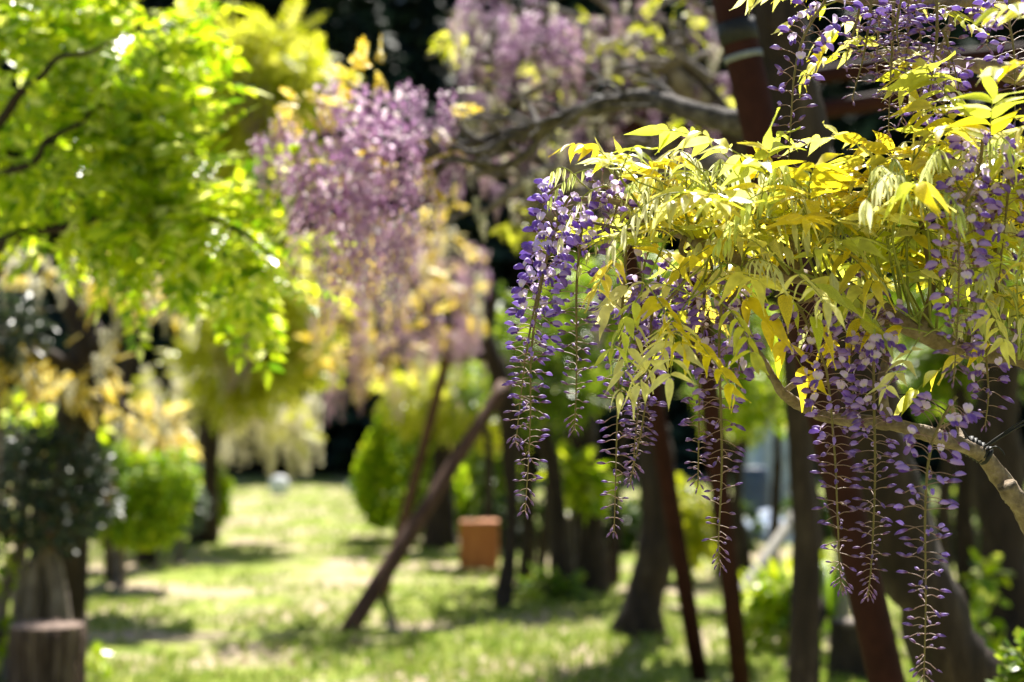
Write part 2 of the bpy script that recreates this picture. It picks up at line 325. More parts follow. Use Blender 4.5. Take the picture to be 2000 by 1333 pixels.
# hanging flower cluster seen out of focus: unit length down -z
def raceme_template(seed, n=80, width=.13, thin=.35):
    rng = np.random.RandomState(seed); V = []; F = []
    bend = rng.uniform(-.06, .06, 2)
    sv, sf = tube(np.array([[bend[0] * t * t, bend[1] * t * t, -t] for t in np.linspace(0, 1, 6)]), [.007, .004], 3, cap=False)
    for q in sf: F += [[q[0], q[1], q[2]], [q[0], q[2], q[3]]]
    V += [tuple(v) for v in sv]
    for k in range(n):
        t = (k + rng.uniform()) / n; a = k * 2.4 + rng.uniform(-.3, .3); w = width * (1 - .78 * t ** 1.2) * rng.uniform(.65, 1.1)
        o = np.array([bend[0] * t * t + w * math.cos(a), bend[1] * t * t + w * math.sin(a), -t - w * .25]); s = (.062 * (1 - .62 * t ** 1.3)) * rng.uniform(.7, 1.2) * (1 if rng.uniform() > thin * t else .6)
        B = basis(rng.normal(size=3) + np.array([math.cos(a), math.sin(a), -.5]), rng.normal(size=3)); b = len(V)
        for q in ((0, -.6, 0), (.5, .1, .15), (0, .8, 0), (-.5, .1, .15), (0, .1, -.55), (.12, .2, .4)): V.append(tuple(o + s * (q[0] * B[0] + q[1] * B[1] + q[2] * B[2])))
        F += [[b, b + 1, b + 5], [b + 1, b + 2, b + 5], [b + 2, b + 3, b + 5], [b + 3, b, b + 5], [b, b + 4, b + 2], [b, b + 1, b + 4], [b + 2, b + 3, b + 4]]
    return np_mesh('raceme', np.array(V), np.array(F), smooth=False)
RT = [raceme_template(s, 80, w) for s, w in ((1, .13), (2, .15), (3, .11), (4, .17))]
def raceme_set(mat):
    out = []
    for me in RT:
        m = me.copy(); m.materials.append(mat); out.append(m)
    return out
RS = {k: raceme_set(M[k]) for k in ('pink', 'dusk', 'cream', 'blush')}
def far_raceme(parent, top, length, kind, fat=1.0):
    o = link('raceme', random.choice(RS[kind]), parent)
    o.location = top; o.rotation_euler = (R(-.12, .12), R(-.12, .12), R(0, 6.28)); o.scale = (length * fat, length * fat, length); return o
def px_r(d, rx, ry=None, rz=None):
    return (rx * PX * d, (rz if rz else rx) * PX * d, (ry or rx) * PX * d)

# ------------------------------------------------------------------ far forest of conifers
def forest_mesh(seed):
    rng = np.random.RandomState(seed); n = 1500
    t = rng.uniform(0, 1, n) ** .8; a = rng.uniform(0, 6.28, n); tier = np.sin(t * 60) * .05
    rad = (1 - t) ** .85 * .19 * (1 + .35 * np.sin(a * 5 + t * 25)) * rng.uniform(.45, 1.08, n) + .006 + tier * .1 * (1 - t)
    pos = np.stack([rad * np.cos(a), rad * np.sin(a), .06 + t * .93], -1)
    d = np.stack([np.cos(a), np.sin(a), -.45 + rng.normal(0, .25, n)], -1)
    V, F = scatter(SPRAY_V * [1.3, 1, 1], SPRAY_F, pos, d, np.array([0, 0, 1.]) + rng.normal(0, .3, (n, 3)), rng.uniform(.03, .065, n) * (1.25 - .6 * t))
    me = np_mesh('crown', V, F, smooth=False); me.materials.append(M['forest']); return me
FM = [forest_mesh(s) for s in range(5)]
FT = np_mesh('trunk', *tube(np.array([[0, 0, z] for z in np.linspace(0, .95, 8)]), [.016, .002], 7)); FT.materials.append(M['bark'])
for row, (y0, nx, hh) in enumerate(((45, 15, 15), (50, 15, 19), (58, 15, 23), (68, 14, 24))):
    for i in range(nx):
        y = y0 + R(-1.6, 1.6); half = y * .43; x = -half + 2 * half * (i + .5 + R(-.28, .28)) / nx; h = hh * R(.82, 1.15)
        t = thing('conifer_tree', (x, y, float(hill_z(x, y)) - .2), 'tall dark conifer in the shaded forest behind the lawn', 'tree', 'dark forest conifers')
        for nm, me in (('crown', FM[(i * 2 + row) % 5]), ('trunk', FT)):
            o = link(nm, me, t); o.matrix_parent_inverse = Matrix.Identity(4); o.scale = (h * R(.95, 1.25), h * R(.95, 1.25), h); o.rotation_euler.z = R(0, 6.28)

# ------------------------------------------------------------------ middle distance: trees and shrubs
def wisteria_tree(label, foot, limbs, leaf=(), flowers=(), leaf_size=.16, leaf_mat='yellow_leaf', bark='bark', name='wisteria_tree', group=None, template=(LEAF_V, LEAF_F), **k):
    """limbs: (points, radii); leaf: clump specs; flowers: (top, length, kind, fat)"""
    t = thing(name, foot, label, 'tree', group)
    for i, (pts, r) in enumerate(limbs):
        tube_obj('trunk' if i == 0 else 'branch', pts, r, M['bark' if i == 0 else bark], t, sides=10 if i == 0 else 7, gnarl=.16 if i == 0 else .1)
    if leaf: clump_obj('crown', leaf, leaf_size, M[leaf_mat], t, template=template, **k)
    for f in flowers: far_raceme(t, *f)
    return t
def C(px, py, d, rx, n, ry=None, rz=None): return (tuple(P(px, py, d)), px_r(d, rx, ry, rz), n)
def under(px, py, d): 
    p = P(px, py, d); return Vector((p.x, p.y, 0))

# A: bright lime wisteria over the lawn, its trunk just outside the frame
ft = Vector((-2.35, 5.1, 0))
A = wisteria_tree('bright lime green leafy wisteria with slanting dark branches above the round dark shrub', ft,
    [([ft - Vector((0, 0, .1)), ft + Vector((.1, 0, .9)), ft + Vector((-.05, -.1, 1.7)), ft + Vector((.15, 0, 2.5)), P(-60, 60, 5.0)], [.13, .09, .08, .06, .03]),
     ([ft + Vector((-.03, -.1, 1.75)), P(-120, 560, 4.9), P(0, 478, 4.5), P(60, 452, 4.55), P(120, 446, 4.55), P(180, 430, 4.55), P(250, 440, 4.55), P(310, 418, 4.55), P(390, 424, 4.5), P(470, 455, 4.5), P(560, 520, 4.6)], [.03, .022, .015, .011, .008, .004]),
     ([ft + Vector((.05, 0, 2.2)), P(-80, 330, 4.8), P(0, 240, 4.5), P(40, 180, 4.4), P(80, 150, 4.4), P(115, 112, 4.4), P(170, 104, 4.4), P(250, 65, 4.4), P(320, 20, 4.4)], [.026, .016, .010, .007, .003]),
     ([ft + Vector((0, 0, 2.0)), P(-60, 370, 4.9), P(60, 320, 4.5), P(90, 275, 4.45), P(150, 245, 4.45), P(200, 210, 4.5), P(300, 222, 4.55), P(410, 260, 4.5)], [.02, .012, .008, .006, .003])],
    [C(60, 30, 4.8, 120, 110), C(200, 60, 4.7, 130, 130), C(290, 40, 4.6, 90, 80), C(120, 180, 4.9, 150, 120), C(260, 170, 4.7, 100, 100), C(320, 250, 4.6, 75, 70),
     C(60, 330, 4.8, 110, 80), C(220, 330, 4.7, 130, 130), C(340, 340, 4.6, 100, 100), C(400, 420, 4.6, 95, 90), C(320, 440, 4.7, 110, 90), C(160, 440, 4.7, 110, 70, 60), C(470, 480, 4.6, 75, 60, 60), C(510, 550, 4.6, 55, 36, 55), C(440, 510, 4.8, 70, 30),
     C(-150, 60, 4.9, 160, 120), C(-140, 330, 4.9, 150, 110), C(100, -140, 4.8, 160, 110)],
    leaf_size=.2, leaf_mat='lime_leaf', droop=.15, shell=.05, outward=.9, dense=.46, jitter=.5)
# B: yellow green tree behind it
f = G(225, 1128); d = 13.5
wisteria_tree('rounded yellow green tree with faint lilac flowers rising in front of the dark forest', f,
    [([f - Vector((0, 0, .1)), P(220, 950, d), P(250, 720, d), P(330, 480, d), P(400, 330, d), P(470, 180, d)], [.1, .08, .07, .06, .05, .03]),
     ([P(340, 460, d), P(460, 330, d), P(560, 220, d)], [.05, .04, .015]), ([P(370, 400, d), P(380, 280, d), P(400, 150, d)], [.05, .04, .015])],
    [C(440, 120, d, 75, 150), C(520, 120, d, 80, 160), C(580, 160, d, 60, 100), C(400, 160, d, 60, 80), C(480, 210, d, 100, 160), C(590, 220, d, 55, 60), C(430, 290, d, 90, 100), C(540, 290, d, 80, 80), C(420, 380, d, 80, 70)],
    [(P(x, y, d - .4), R(.25, .4), 'dusk', 1.2) for x, y in ((455, 150), (480, 165), (500, 190), (470, 190), (520, 175), (440, 200), (500, 215))], leaf_size=.30, shell=.3)
# E: gnarled dark tree with amber leaves and white flowers
f = Vector((P(125, 900, 9.4).x, 9.4, 0)); d = 8.6
E_ = wisteria_tree('gnarled dark wisteria with amber young leaves and hanging white flowers beside the round shrub', f,
    [([f - Vector((0, 0, .1)), P(135, 1000, 9.2), P(150, 860, 9), P(160, 740, d), P(175, 660, d), P(140, 600, d), P(110, 540, d)], [.17, .14, .13, .13, .11, .06, .02]),
     ([P(170, 690, d), P(250, 640, 8.2), P(330, 610, 8), P(400, 600, 7.8)], [.07, .045, .03, .01]), ([P(160, 730, d), P(80, 690, 8.2), P(0, 700, 8), P(-80, 690, 8)], [.06, .04, .03, .01]),
     ([P(160, 740, d), P(230, 790, 8.4), P(300, 830, 8.4)], [.05, .035, .01]), ([P(160, 640, d), P(220, 560, d), P(300, 500, d)], [.05, .03, .01]), ([P(120, 560, d), P(60, 520, d), P(0, 540, d)], [.03, .02, .01])],
    [C(210, 560, 8, 65, 34, 45), C(330, 600, 7.9, 50, 22, 30), C(300, 540, 8, 60, 24, 40), C(195, 720, 8.2, 50, 26, 40), C(60, 740, 8, 60, 34, 30), C(20, 690, 8, 45, 22, 30), C(100, 690, 8.2, 40, 14, 25), C(60, 530, 8.6, 60, 20, 40), C(280, 800, 8.4, 45, 22, 40), C(130, 770, 8.3, 50, 22, 30)],
    [(P(x, y, 7.9), l, 'cream', 1.25) for x, y, l in ((275, 530, .35), (290, 560, .3), (265, 560, .25), (320, 590, .2), (360, 600, .22), (300, 520, .3), (340, 560, .2), (230, 540, .2), (40, 680, .18), (140, 740, .16), (195, 690, .2))], leaf_size=.14, leaf_mat='amber_leaf', shell=.1, dense=.55)
# cream racemes hanging over the shrub from behind the lime tree
for x, y in ((30, 500), (70, 540), (120, 520), (0, 540), (430, 560), (160, 500), (50, 480), (400, 520), (90, 500), (20, 460), (220, 520), (260, 500), (340, 530), (380, 600), (180, 610), (210, 640), (60, 720), (110, 740), (240, 790), (300, 790), (230, 600)): far_raceme(E_, P(x, y, R(7.8, 9)), R(.18, .32), 'cream', 1.3)
# yellow tree behind the middle, and the white wisteria at the lawn's edge
f = G(395, 1050); d = 18.5
wisteria_tree('bright yellow green tree between the amber tree and the pale pink wisteria', f,
    [([f - Vector((0, 0, .1)), P(400, 900, d), P(430, 760, d), P(480, 640, d)], [.2, .16, .13, .05]), ([P(420, 790, d), P(500, 720, d), P(580, 640, d)], [.08, .05, .02])],
    [C(480, 680, d, 70, 130), C(430, 730, d, 60, 80), C(520, 610, d, 75, 110), C(590, 560, d, 70, 90), C(600, 650, d, 50, 60), C(560, 720, d, 60, 70), C(450, 620, d, 60, 60)],
    [(P(R(400, 620), R(560, 720), d - .5), R(.35, .6), random.choice(('cream', 'blush')), 1.1) for _ in range(14)], leaf_size=.42, shell=.2)
f = G(300, 1035); d = 19.5
wisteria_tree('white wisteria with long cream hanging flowers at the edge of the lawn', f,
    [([f - Vector((0, 0, .1)), P(310, 950, d), P(350, 860, d), P(420, 800, d), P(520, 775, d), P(600, 800, d)], [.18, .15, .12, .09, .06, .02]), ([P(350, 850, d), P(300, 780, d), P(340, 730, d)], [.08, .05, .02])],
    [C(560, 838, d, 60, 16, 14), C(500, 815, d, 60, 8, 18), C(330, 770, d, 55, 22), C(410, 780, d, 50, 14)],
    [(P(x + R(-8, 8), R(760, 805), d + R(-.6, .4)), R(.8, 1.05), 'cream', .9) for x in range(400, 625, 9)] +
    [(P(R(280, 430), R(700, 790), d + R(-.6, .4)), R(.4, .7), 'cream', 1.0) for _ in range(34)] + [(P(R(420, 610), R(765, 800), d - .5), R(.35, .5), 'cream', 1.3) for _ in range(16)], leaf_size=.3, shell=.2)
f = G(285, 1100); d = 15.4
wisteria_tree('golden leaved low wisteria spreading over the green conifer shrub', f,
    [([f - Vector((0, 0, .1)), P(290, 1000, d), P(280, 900, d), P(250, 850, d)], [.1, .08, .06, .03]), ([P(283, 900, d), P(330, 830, d), P(400, 800, d)], [.05, .03, .01])],
    [C(210, 850, d, 60, 60, 40), C(265, 870, d, 60, 60, 45), C(310, 835, d, 45, 36, 36), C(160, 840, d, 40, 30)],
    [(P(R(190, 350), R(790, 850), d - .4), R(.25, .45), 'cream', 1.2) for _ in range(16)], leaf_size=.32, leaf_mat='amber_leaf', shell=.2)
# G: pale pink and amber wisteria on a prop in the middle
f = G(978, 1187); d = 12.0
wisteria_tree('pale pink wisteria with amber leaves held up by the long slanting prop', f,
    [([f - Vector((0, 0, .1)), P(995, 1080, 11.9), P(1000, 950, d), P(990, 800, d), P(962, 700, d), P(935, 610, d), P(880, 575, d)], [.085, .06, .06, .09, .08, .06, .03]),
     ([P(935, 610, d), P(850, 590, d), P(760, 640, d), P(660, 650, d)], [.05, .04, .03, .01]), ([P(950, 660, d), P(960, 560, d), P(900, 470, d), P(840, 430, d)], [.05, .04, .03, .01]), ([P(960, 700, d), P(880, 690, d), P(790, 700, d), P(720, 720, d)], [.045, .03, .02, .01])],
    [C(700, 510, d, 60, 40), C(820, 480, d, 60, 44), C(900, 530, d, 55, 40), C(680, 610, d, 65, 46), C(760, 690, d, 70, 44, 40), C(860, 620, d, 60, 30, 40), C(780, 560, d - .8, 60, 30), C(680, 560, d - .9, 60, 26), C(870, 470, d - .9, 50, 22), C(740, 660, d - .9, 70, 24, 40), C(920, 600, d - .8, 40, 14), C(640, 680, d, 50, 34, 40), C(720, 750, d, 40, 14, 25), C(850, 410, d, 60, 26, 40)],
    [(P(R(630, 960), R(420, 700), d + R(-.7, .3)), R(.25, .5), random.choice(('blush', 'blush', 'blush', 'cream')), 1.15) for _ in range(48)] +
    [(P(R(780, 940), R(610, 660), d - .6), R(.2, .35), 'pink', 1.3) for _ in range(12)] + [(P(R(900, 960), R(470, 560), d - .5), R(.2, .3), 'pink', 1.2) for _ in range(5)] +
    [(P(R(620, 780), R(700, 760), d - .3), R(.3, .4), 'blush', .8) for _ in range(9)] + [(P(R(600, 960), R(430, 690), d + R(-1.0, -.3)), R(.18, .34), random.choice(('cream', 'blush', 'blush', 'pink')), 1.2) for _ in range(44)], leaf_size=.17, leaf_mat='amber_leaf', shell=.2, dense=.5)
# D: twiggy lavender wisteria high in the middle, trunk behind the near vine
f = Vector((P(1560, 900, 6.6).x, 6.6, 0)); d = 6.4
limbs = [([f - Vector((0, 0, .1)), P(1575, 1100, 6.6), P(1560, 850, 6.6), P(1545, 600, 6.5), P(1500, 400, 6.4), P(1420, 240, 6.3), P(1340, 130, 6.2), P(1290, 40, 6.2)], [.075, .065, .06, .058, .055, .045, .03, .02]),
         ([P(1470, 330, d), P(1340, 330, d), P(1200, 330, 6.2), P(1080, 330, 6), P(980, 390, 6), P(940, 420, 6)], [.055, .05, .04, .03, .02, .008]),
         ([P(1200, 330, 6.2), P(1120, 400, 6.1), P(1020, 470, 6.1)], [.03, .02, .008]), ([P(1400, 210, 6.3), P(1330, 160, 6.2), P(1290, 130, 6.2), P(1180, 140, 6.1), P(1060, 170, 6), P(940, 240, 6)], [.05, .045, .035, .025, .018, .008])]
for k in range(110):
    x0, y0 = R(940, 1420), R(20, 420); a = R(-.9, .9) + math.pi; L_ = R(60, 170)
    p0 = P(x0, y0, R(5.9, 6.5)); p2 = P(x0 + L_ * math.cos(a), y0 + L_ * math.sin(a) * .7, R(5.8, 6.5)); p1 = (p0 + p2) / 2 + Vector((R(-.06, .06), R(-.06, .06), R(-.02, .1)))
    limbs.append(([p0, p1, p2], [R(.010, .024), .012, .005]))
wisteria_tree('twiggy grey barked wisteria with dusky lavender flowers behind the near leafy vine', f, limbs,
    [C(1180, 60, d, 70, 26), C(1240, 90, d, 60, 22), C(1080, 120, d, 70, 14), C(960, 180, d, 60, 10), C(890, 60, 6, 25, 5), C(1320, 60, d, 60, 14), C(1000, 430, 6.2, 50, 14), C(1040, 260, d, 70, 10), C(1380, 210, d, 40, 12), C(1150, 420, 6.4, 60, 14)],
    [(P(R(900, 1220), R(-20, 150), d + R(-.5, .3)), R(.10, .2), 'dusk', 1.3) for _ in range(56)] + [(P(R(980, 1130), R(20, 110), d - .5), R(.14, .24), 'pink', 1.2) for _ in range(14)] +
    [(P(R(1180, 1420), R(0, 220), d + R(-.4, .3)), R(.1, .2), 'dusk', 1.1) for _ in range(30)] + [(P(R(900, 1200), R(170, 300), d + R(-.4, .3)), R(.1, .2), random.choice(('dusk', 'cream')), 1.0) for _ in range(30)] +
    [(P(R(880, 1420), R(0, 400), d + R(.1, .9)), R(.08, .17), random.choice(('dusk', 'cream', 'dusk', 'blush')), 1.5) for _ in range(150)] + [(P(R(880, 1250), R(0, 420), d + R(-.8, .1)), R(.06, .12), random.choice(('cream', 'dusk', 'blush')), 1.5) for _ in range(70)] + [(P(905, -10, 5.9), .3, 'pink', .8), (P(930, 60, 5.9), .22, 'dusk', .8)], leaf_size=.10, bark='bark_grey', shell=.1)  # small racemes; the cream colour stands in for bright glints of light
# C: pink wisteria on the thick trunk beside the maroon pole
f = Vector((P(1990, 900, 3.95).x, 4.0, 0))
limbs = [([f - Vector((0, 0, .1)), P(1905, 1420, 3.95), P(1840, 1250, 3.9), P(1775, 1080, 3.9), P(1710, 900, 3.85), P(1650, 650, 3.8), P(1580, 400, 3.8), P(1540, 200, 3.8), P(1525, 40, 3.8), P(1530, -160, 3.8)], [.13, .102, .098, .096, .092, .088, .084, .08, .075, .06]),
         ([P(1550, 245, 3.8), P(1480, 245, 3.85), P(1400, 232, 3.95), P(1340, 214, 4.0), P(1285, 196, 4.1), P(1230, 192, 4.2), P(1180, 206, 4.25), P(1110, 226, 4.3), P(1060, 262, 4.4), P(1030, 300, 4.42), P(975, 328, 4.5), P(920, 318, 4.5), P(870, 306, 4.5), P(800, 308, 4.5), P(720, 335, 4.5)], [.05, .04, .034, .03, .028, .026, .023, .02, .017, .015, .013, .012, .011, .009, .005]),
         ([P(1130, 225, 4.3), P(1060, 245, 4.35), P(960, 270, 4.45), P(880, 290, 4.5), P(790, 295, 4.5), P(760, 300, 4.5)], [.02, .022, .017, .014, .011, .006]), ([P(1030, 275, 4.4), P(1000, 268, 4.4), P(930, 300, 4.4), P(890, 285, 4.4)], [.016, .014, .012, .006]),
         ([P(800, 305, 4.5), P(700, 260, 4.6), P(620, 270, 4.7), P(540, 280, 4.8), P(500, 300, 4.8)], [.014, .012, .010, .008, .004]), ([P(880, 312, 4.5), P(800, 240, 4.5), P(720, 190, 4.5), P(670, 160, 4.5)], [.014, .012, .009, .004]),
         ([P(860, 320, 4.5), P(820, 400, 4.5), P(740, 440, 4.5)], [.012, .009, .004])]
for k in range(26):
    q = [(1340, 214), (1230, 192), (1110, 226), (1060, 262), (1000, 290), (960, 320), (880, 308)][k % 7]; x1, y1 = q[0] - R(60, 190), q[1] + R(-110, 90); dq = 4.1 + (1340 - q[0]) * .001
    limbs.append(([P(*q, dq), P((q[0] + x1) / 2 + R(-15, 15), (q[1] + y1) / 2 + R(-30, 15), dq + R(-.1, .2)), P(x1, y1, dq + R(-.2, .35))], [R(.008, .014), .006, .003]))
fl = [(P(x + R(-12, 12), y + R(-12, 12), 4.5 + R(-.25, .3)), l * R(.85, 1.15), 'pink', fat) for x, y, l, fat in
      ((650, 150, .3, 1.1), (680, 160, .34, 1.1), (710, 165, .34, 1.1), (740, 170, .36, 1.1), (770, 190, .34, 1.1), (640, 200, .36, 1.1), (670, 210, .4, 1.1), (700, 220, .4, 1.1), (730, 230, .4, 1.1), (760, 240, .36, 1.1),
       (620, 260, .4, .9), (650, 270, .44, .9), (690, 280, .46, .9), (610, 310, .46, .8), (640, 330, .5, .8), (670, 340, .5, .8), (710, 320, .45, .9), (740, 330, .42, .9), (780, 310, .32, 1), (790, 220, .3, 1), (810, 165, .22, 1.1), (820, 250, .26, 1),
       (840, 300, .24, 1), (520, 270, .26, .9), (545, 280, .22, .9), (505, 290, .2, .8), (570, 270, .22, .9), (530, 300, .26, .8), (780, 150, .2, 1), (690, 400, .42, .7), (740, 430, .4, .7), (800, 400, .36, .6), (840, 330, .3, .7), (600, 240, .3, .9), (570, 220, .24, 1), (540, 240, .22, 1), (515, 255, .24, .9), (495, 275, .2, .9), (585, 300, .34, .8), (560, 290, .26, .9), (860, 180, .2, 1), (850, 240, .26, 1))]
fl += [(P(R(760, 900), R(200, 320), 4.6), R(.1, .2), 'dusk', 1) for _ in range(16)] + [(P(R(600, 860), R(400, 520), 4.6), R(.15, .3), 'dusk', .6) for _ in range(12)]
wisteria_tree('pink wisteria in full flower whose long bare limb grows from the thick trunk', f, limbs,
    [C(690, 130, 4.5, 26, 7, 16), C(735, 128, 4.5, 22, 6, 14), C(590, 215, 4.6, 40, 10, 20), C(620, 195, 4.6, 26, 6, 20), C(550, 215, 4.7, 30, 5, 14), C(680, 330, 4.3, 30, 5), C(700, 480, 4.5, 60, 8), C(790, 350, 4.5, 60, 8), C(850, 250, 4.6, 50, 10)], fl,
    leaf_size=.085, leaf_mat='amber_leaf', bark='limb', shell=.1, droop=.1)
# trunks standing on the lawn under the arbour, each with its own crown
def small_tree(label, pts, r, d, crown, group=None, leaf='mid_leaf', flower='dusk', size=.24, bark='bark'):
    ff = G(*pts[0]); path = [ff - Vector((0, 0, .12))] + [P(x, y, d) for x, y in pts[1:]]; top = path[-1]
    rr = [r[0] * PX * d * 1.35] + [q * PX * d for q in r]
    limbs = [(path, rr)]; ends = []
    for (x, y, rx) in crown:
        e = P(x, y, d + R(-.4, .4)); limbs.append(([top, (top + e) / 2 + Vector((R(-.1, .1), R(-.1, .1), R(0, .15))), e], [r[-1] * PX * d * .7, .02, .008])); ends.append((tuple(e), px_r(d, rx, rx * .75), int(60 + rx * .9)))
    fl_ = [(Vector(c) + Vector((R(-1, 1) * q[0], R(-1, 1) * q[1], -q[2] * R(0, .6))), R(.25, .4), flower, 1.0) for c, q, n_ in ends for _ in range(4)]
    return wisteria_tree(label, ff, limbs, ends, fl_, leaf_size=size, leaf_mat=leaf, bark=bark, group=group, shell=.2)
small_tree('thick upright dark trunk between the orange box and the leaning trunk', [(1150, 1147), (1147, 1050), (1143, 950), (1135, 850), (1115, 740)], [36, 33, 32, 28, 20], 13.2, [(1030, 640, 90), (1150, 600, 90), (1250, 620, 80)])
small_tree('leaning dark trunk with a swept base near the pergola posts', [(1232, 1240), (1262, 1150), (1290, 1040), (1283, 900), (1270, 800), (1290, 690)], [42, 38, 37, 36, 30, 20], 10.3, [(1240, 560, 100), (1330, 590, 90), (1420, 640, 80)], flower='pink')
small_tree('slim dark trunk beside the thick upright trunk', [(1098, 1163), (1092, 1050), (1082, 930), (1060, 840), (1040, 760)], [20, 18, 17, 14, 10], 12.6, [(1040, 690, 60), (1100, 760, 40)], leaf='mid_leaf')
small_tree('thin bent trunk just past the orange box', [(1022, 1132), (1034, 1020), (1026, 900), (1008, 800), (1000, 760)], [14, 12, 11, 10, 8], 13.9, [(1000, 745, 45), (1050, 800, 40)], leaf='mid_leaf')
small_tree('grey brown trunk behind the slanting prop at the lawn edge', [(862, 1062), (862, 980), (868, 880), (885, 800), (900, 740)], [26, 24, 22, 18, 12], 18.0, [(820, 770, 50), (900, 780, 50), (960, 800, 50)], leaf='yellow_leaf', flower='blush', size=.36, bark='bark_grey')
small_tree('thin curved trunk between the two slender pergola posts', [(1462, 1152), (1452, 1080), (1438, 990), (1447, 890), (1470, 800)], [13, 12, 11, 10, 8], 12.9, [(1440, 770, 60), (1500, 740, 60)], leaf='lime_leaf')
small_tree('dark trunk in front of the pale blue shed', [(1585, 1100), (1580, 1000), (1575, 900), (1570, 820), (1590, 720)], [22, 21, 20, 18, 12], 14.8, [(1540, 700, 80), (1650, 690, 80)], leaf='lime_leaf')
small_tree('broad rough trunk growing behind the thick leaning wisteria trunk', [(1985, 1262), (1965, 1150), (1955, 1000), (1945, 850), (1960, 700)], [52, 48, 46, 44, 36], 9.7, [(1880, 560, 110), (2040, 560, 120)], bark='bark_grey')
small_tree('slim shaded trunk between the two broadest trunks', [(1893, 1240), (1890, 1120), (1882, 1000), (1885, 860), (1870, 740)], [20, 18, 17, 16, 10], 10.2, [(1850, 700, 70), (1900, 680, 70)], leaf='mid_leaf')

for lab, x0, y0, x1, y1, r_ in (('slim crooked stem beside the thin bent trunk', 1052, 1118, 1075, 760, 9), ('slim stem leaning between the thick upright trunk and the leaning trunk', 1196, 1130, 1222, 760, 10), ('slender dark stem beside the curved trunk', 1408, 1108, 1420, 780, 9),
                               ('slender stem behind the pale grey pole', 1508, 1092, 1530, 760, 10), ('dark slim stem just past the low dark stump', 1690, 1180, 1700, 760, 14), ('crooked slim stem by the broad rough trunk', 1850, 1165, 1838, 760, 13), ('thin stem behind the orange box', 950, 1082, 940, 790, 9)):
    dd_ = gdist(y0); xm = (x0 + x1) / 2
    small_tree(lab, [(x0, y0), (xm + R(-12, 12), y0 * .6 + y1 * .4), (xm + R(-12, 12), y0 * .3 + y1 * .7), (x1, y1)], [r_, r_ * .9, r_ * .8, r_ * .6], dd_, [(x1 + R(-30, 30), y1 - R(20, 60), 50)])
# conifer shrubs and topiary
def shrub(label, foot, stems, specs, size, mat, template=(SPRAY_V, SPRAY_F), name='shrub', cat='shrub', **k):
    t = thing(name, foot, label, cat)
    for pts, r in stems: tube_obj('stem', pts, r, M['bark_grey'], t, sides=8, gnarl=.15)
    clump_obj('foliage', specs, size, M[mat], t, template=template, **k); return t
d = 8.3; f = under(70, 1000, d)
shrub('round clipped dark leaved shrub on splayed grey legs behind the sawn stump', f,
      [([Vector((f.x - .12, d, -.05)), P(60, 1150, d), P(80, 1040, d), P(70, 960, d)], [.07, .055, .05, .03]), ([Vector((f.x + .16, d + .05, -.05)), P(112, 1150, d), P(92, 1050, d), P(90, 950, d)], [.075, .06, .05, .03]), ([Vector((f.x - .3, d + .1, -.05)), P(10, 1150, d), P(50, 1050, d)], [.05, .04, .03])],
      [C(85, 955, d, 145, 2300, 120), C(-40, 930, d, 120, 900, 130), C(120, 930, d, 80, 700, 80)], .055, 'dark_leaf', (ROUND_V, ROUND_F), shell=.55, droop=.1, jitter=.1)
d = 8.0; f = under(-30, 700, d)
shrub('grey leaved bush behind the round shrub, beside the gnarled dark tree', f, [([f - Vector((0, 0, .05)), P(-20, 1000, d), P(-10, 750, d), P(0, 640, d)], [.06, .05, .04, .02])],
      [C(20, 640, d, 75, 420, 70), C(-50, 650, d, 90, 400, 90)], .06, 'dark_leaf', (ROUND_V, ROUND_F), shell=.4, droop=.1)
d = 9.6; f = under(40, 900, d)
shrub('lime leaved bush behind the top of the round dark shrub', f, [([f - Vector((0, 0, .05)), P(45, 1000, d), P(60, 820, d)], [.05, .04, .015])],
      [C(40, 815, d, 70, 90, 40), C(110, 830, d, 55, 70, 40), C(-30, 830, d, 60, 50, 40), C(170, 850, d, 40, 40, 40)], .11, 'lime_leaf', (ROUND_V, ROUND_F), shell=.1)
d = 13.4; f = under(235, 1000, d)
shrub('drooping bright green conifer shrub behind the round dark shrub', f, [([f - Vector((0, 0, .05)), P(232, 1060, d), P(240, 960, d)], [.07, .06, .03])],
      [C(245, 960, d, 85, 1700, 100), C(300, 1000, d, 56, 800, 68), C(195, 920, d, 66, 900, 80), C(150, 860, d, 55, 600, 60), C(330, 940, d, 50, 700, 60)], .1, 'conifer_lime', shell=.6, droop=.8, jitter=.2)
d = 15.6; f = under(345, 1000, d)
shrub('pale grey green conifer shrub on a thin stem', f, [([f - Vector((0, 0, .05)), P(352, 1060, d), P(345, 970, d)], [.04, .035, .02])], [C(340, 965, d, 48, 1100, 70), C(365, 995, d, 30, 500, 42)], .1, 'greygreen', shell=.6, droop=.6)
d = 19.2; f = under(405, 1000, d)
shrub('small upright green conifer at the lawn edge under the white wisteria', f, [([f - Vector((0, 0, .05)), P(405, 980, d)], [.05, .03])], [C(395, 950, d, 34, 900, 75), C(420, 970, d, 22, 500, 42)], .14, 'conifer_lime', shell=.6, droop=.5)
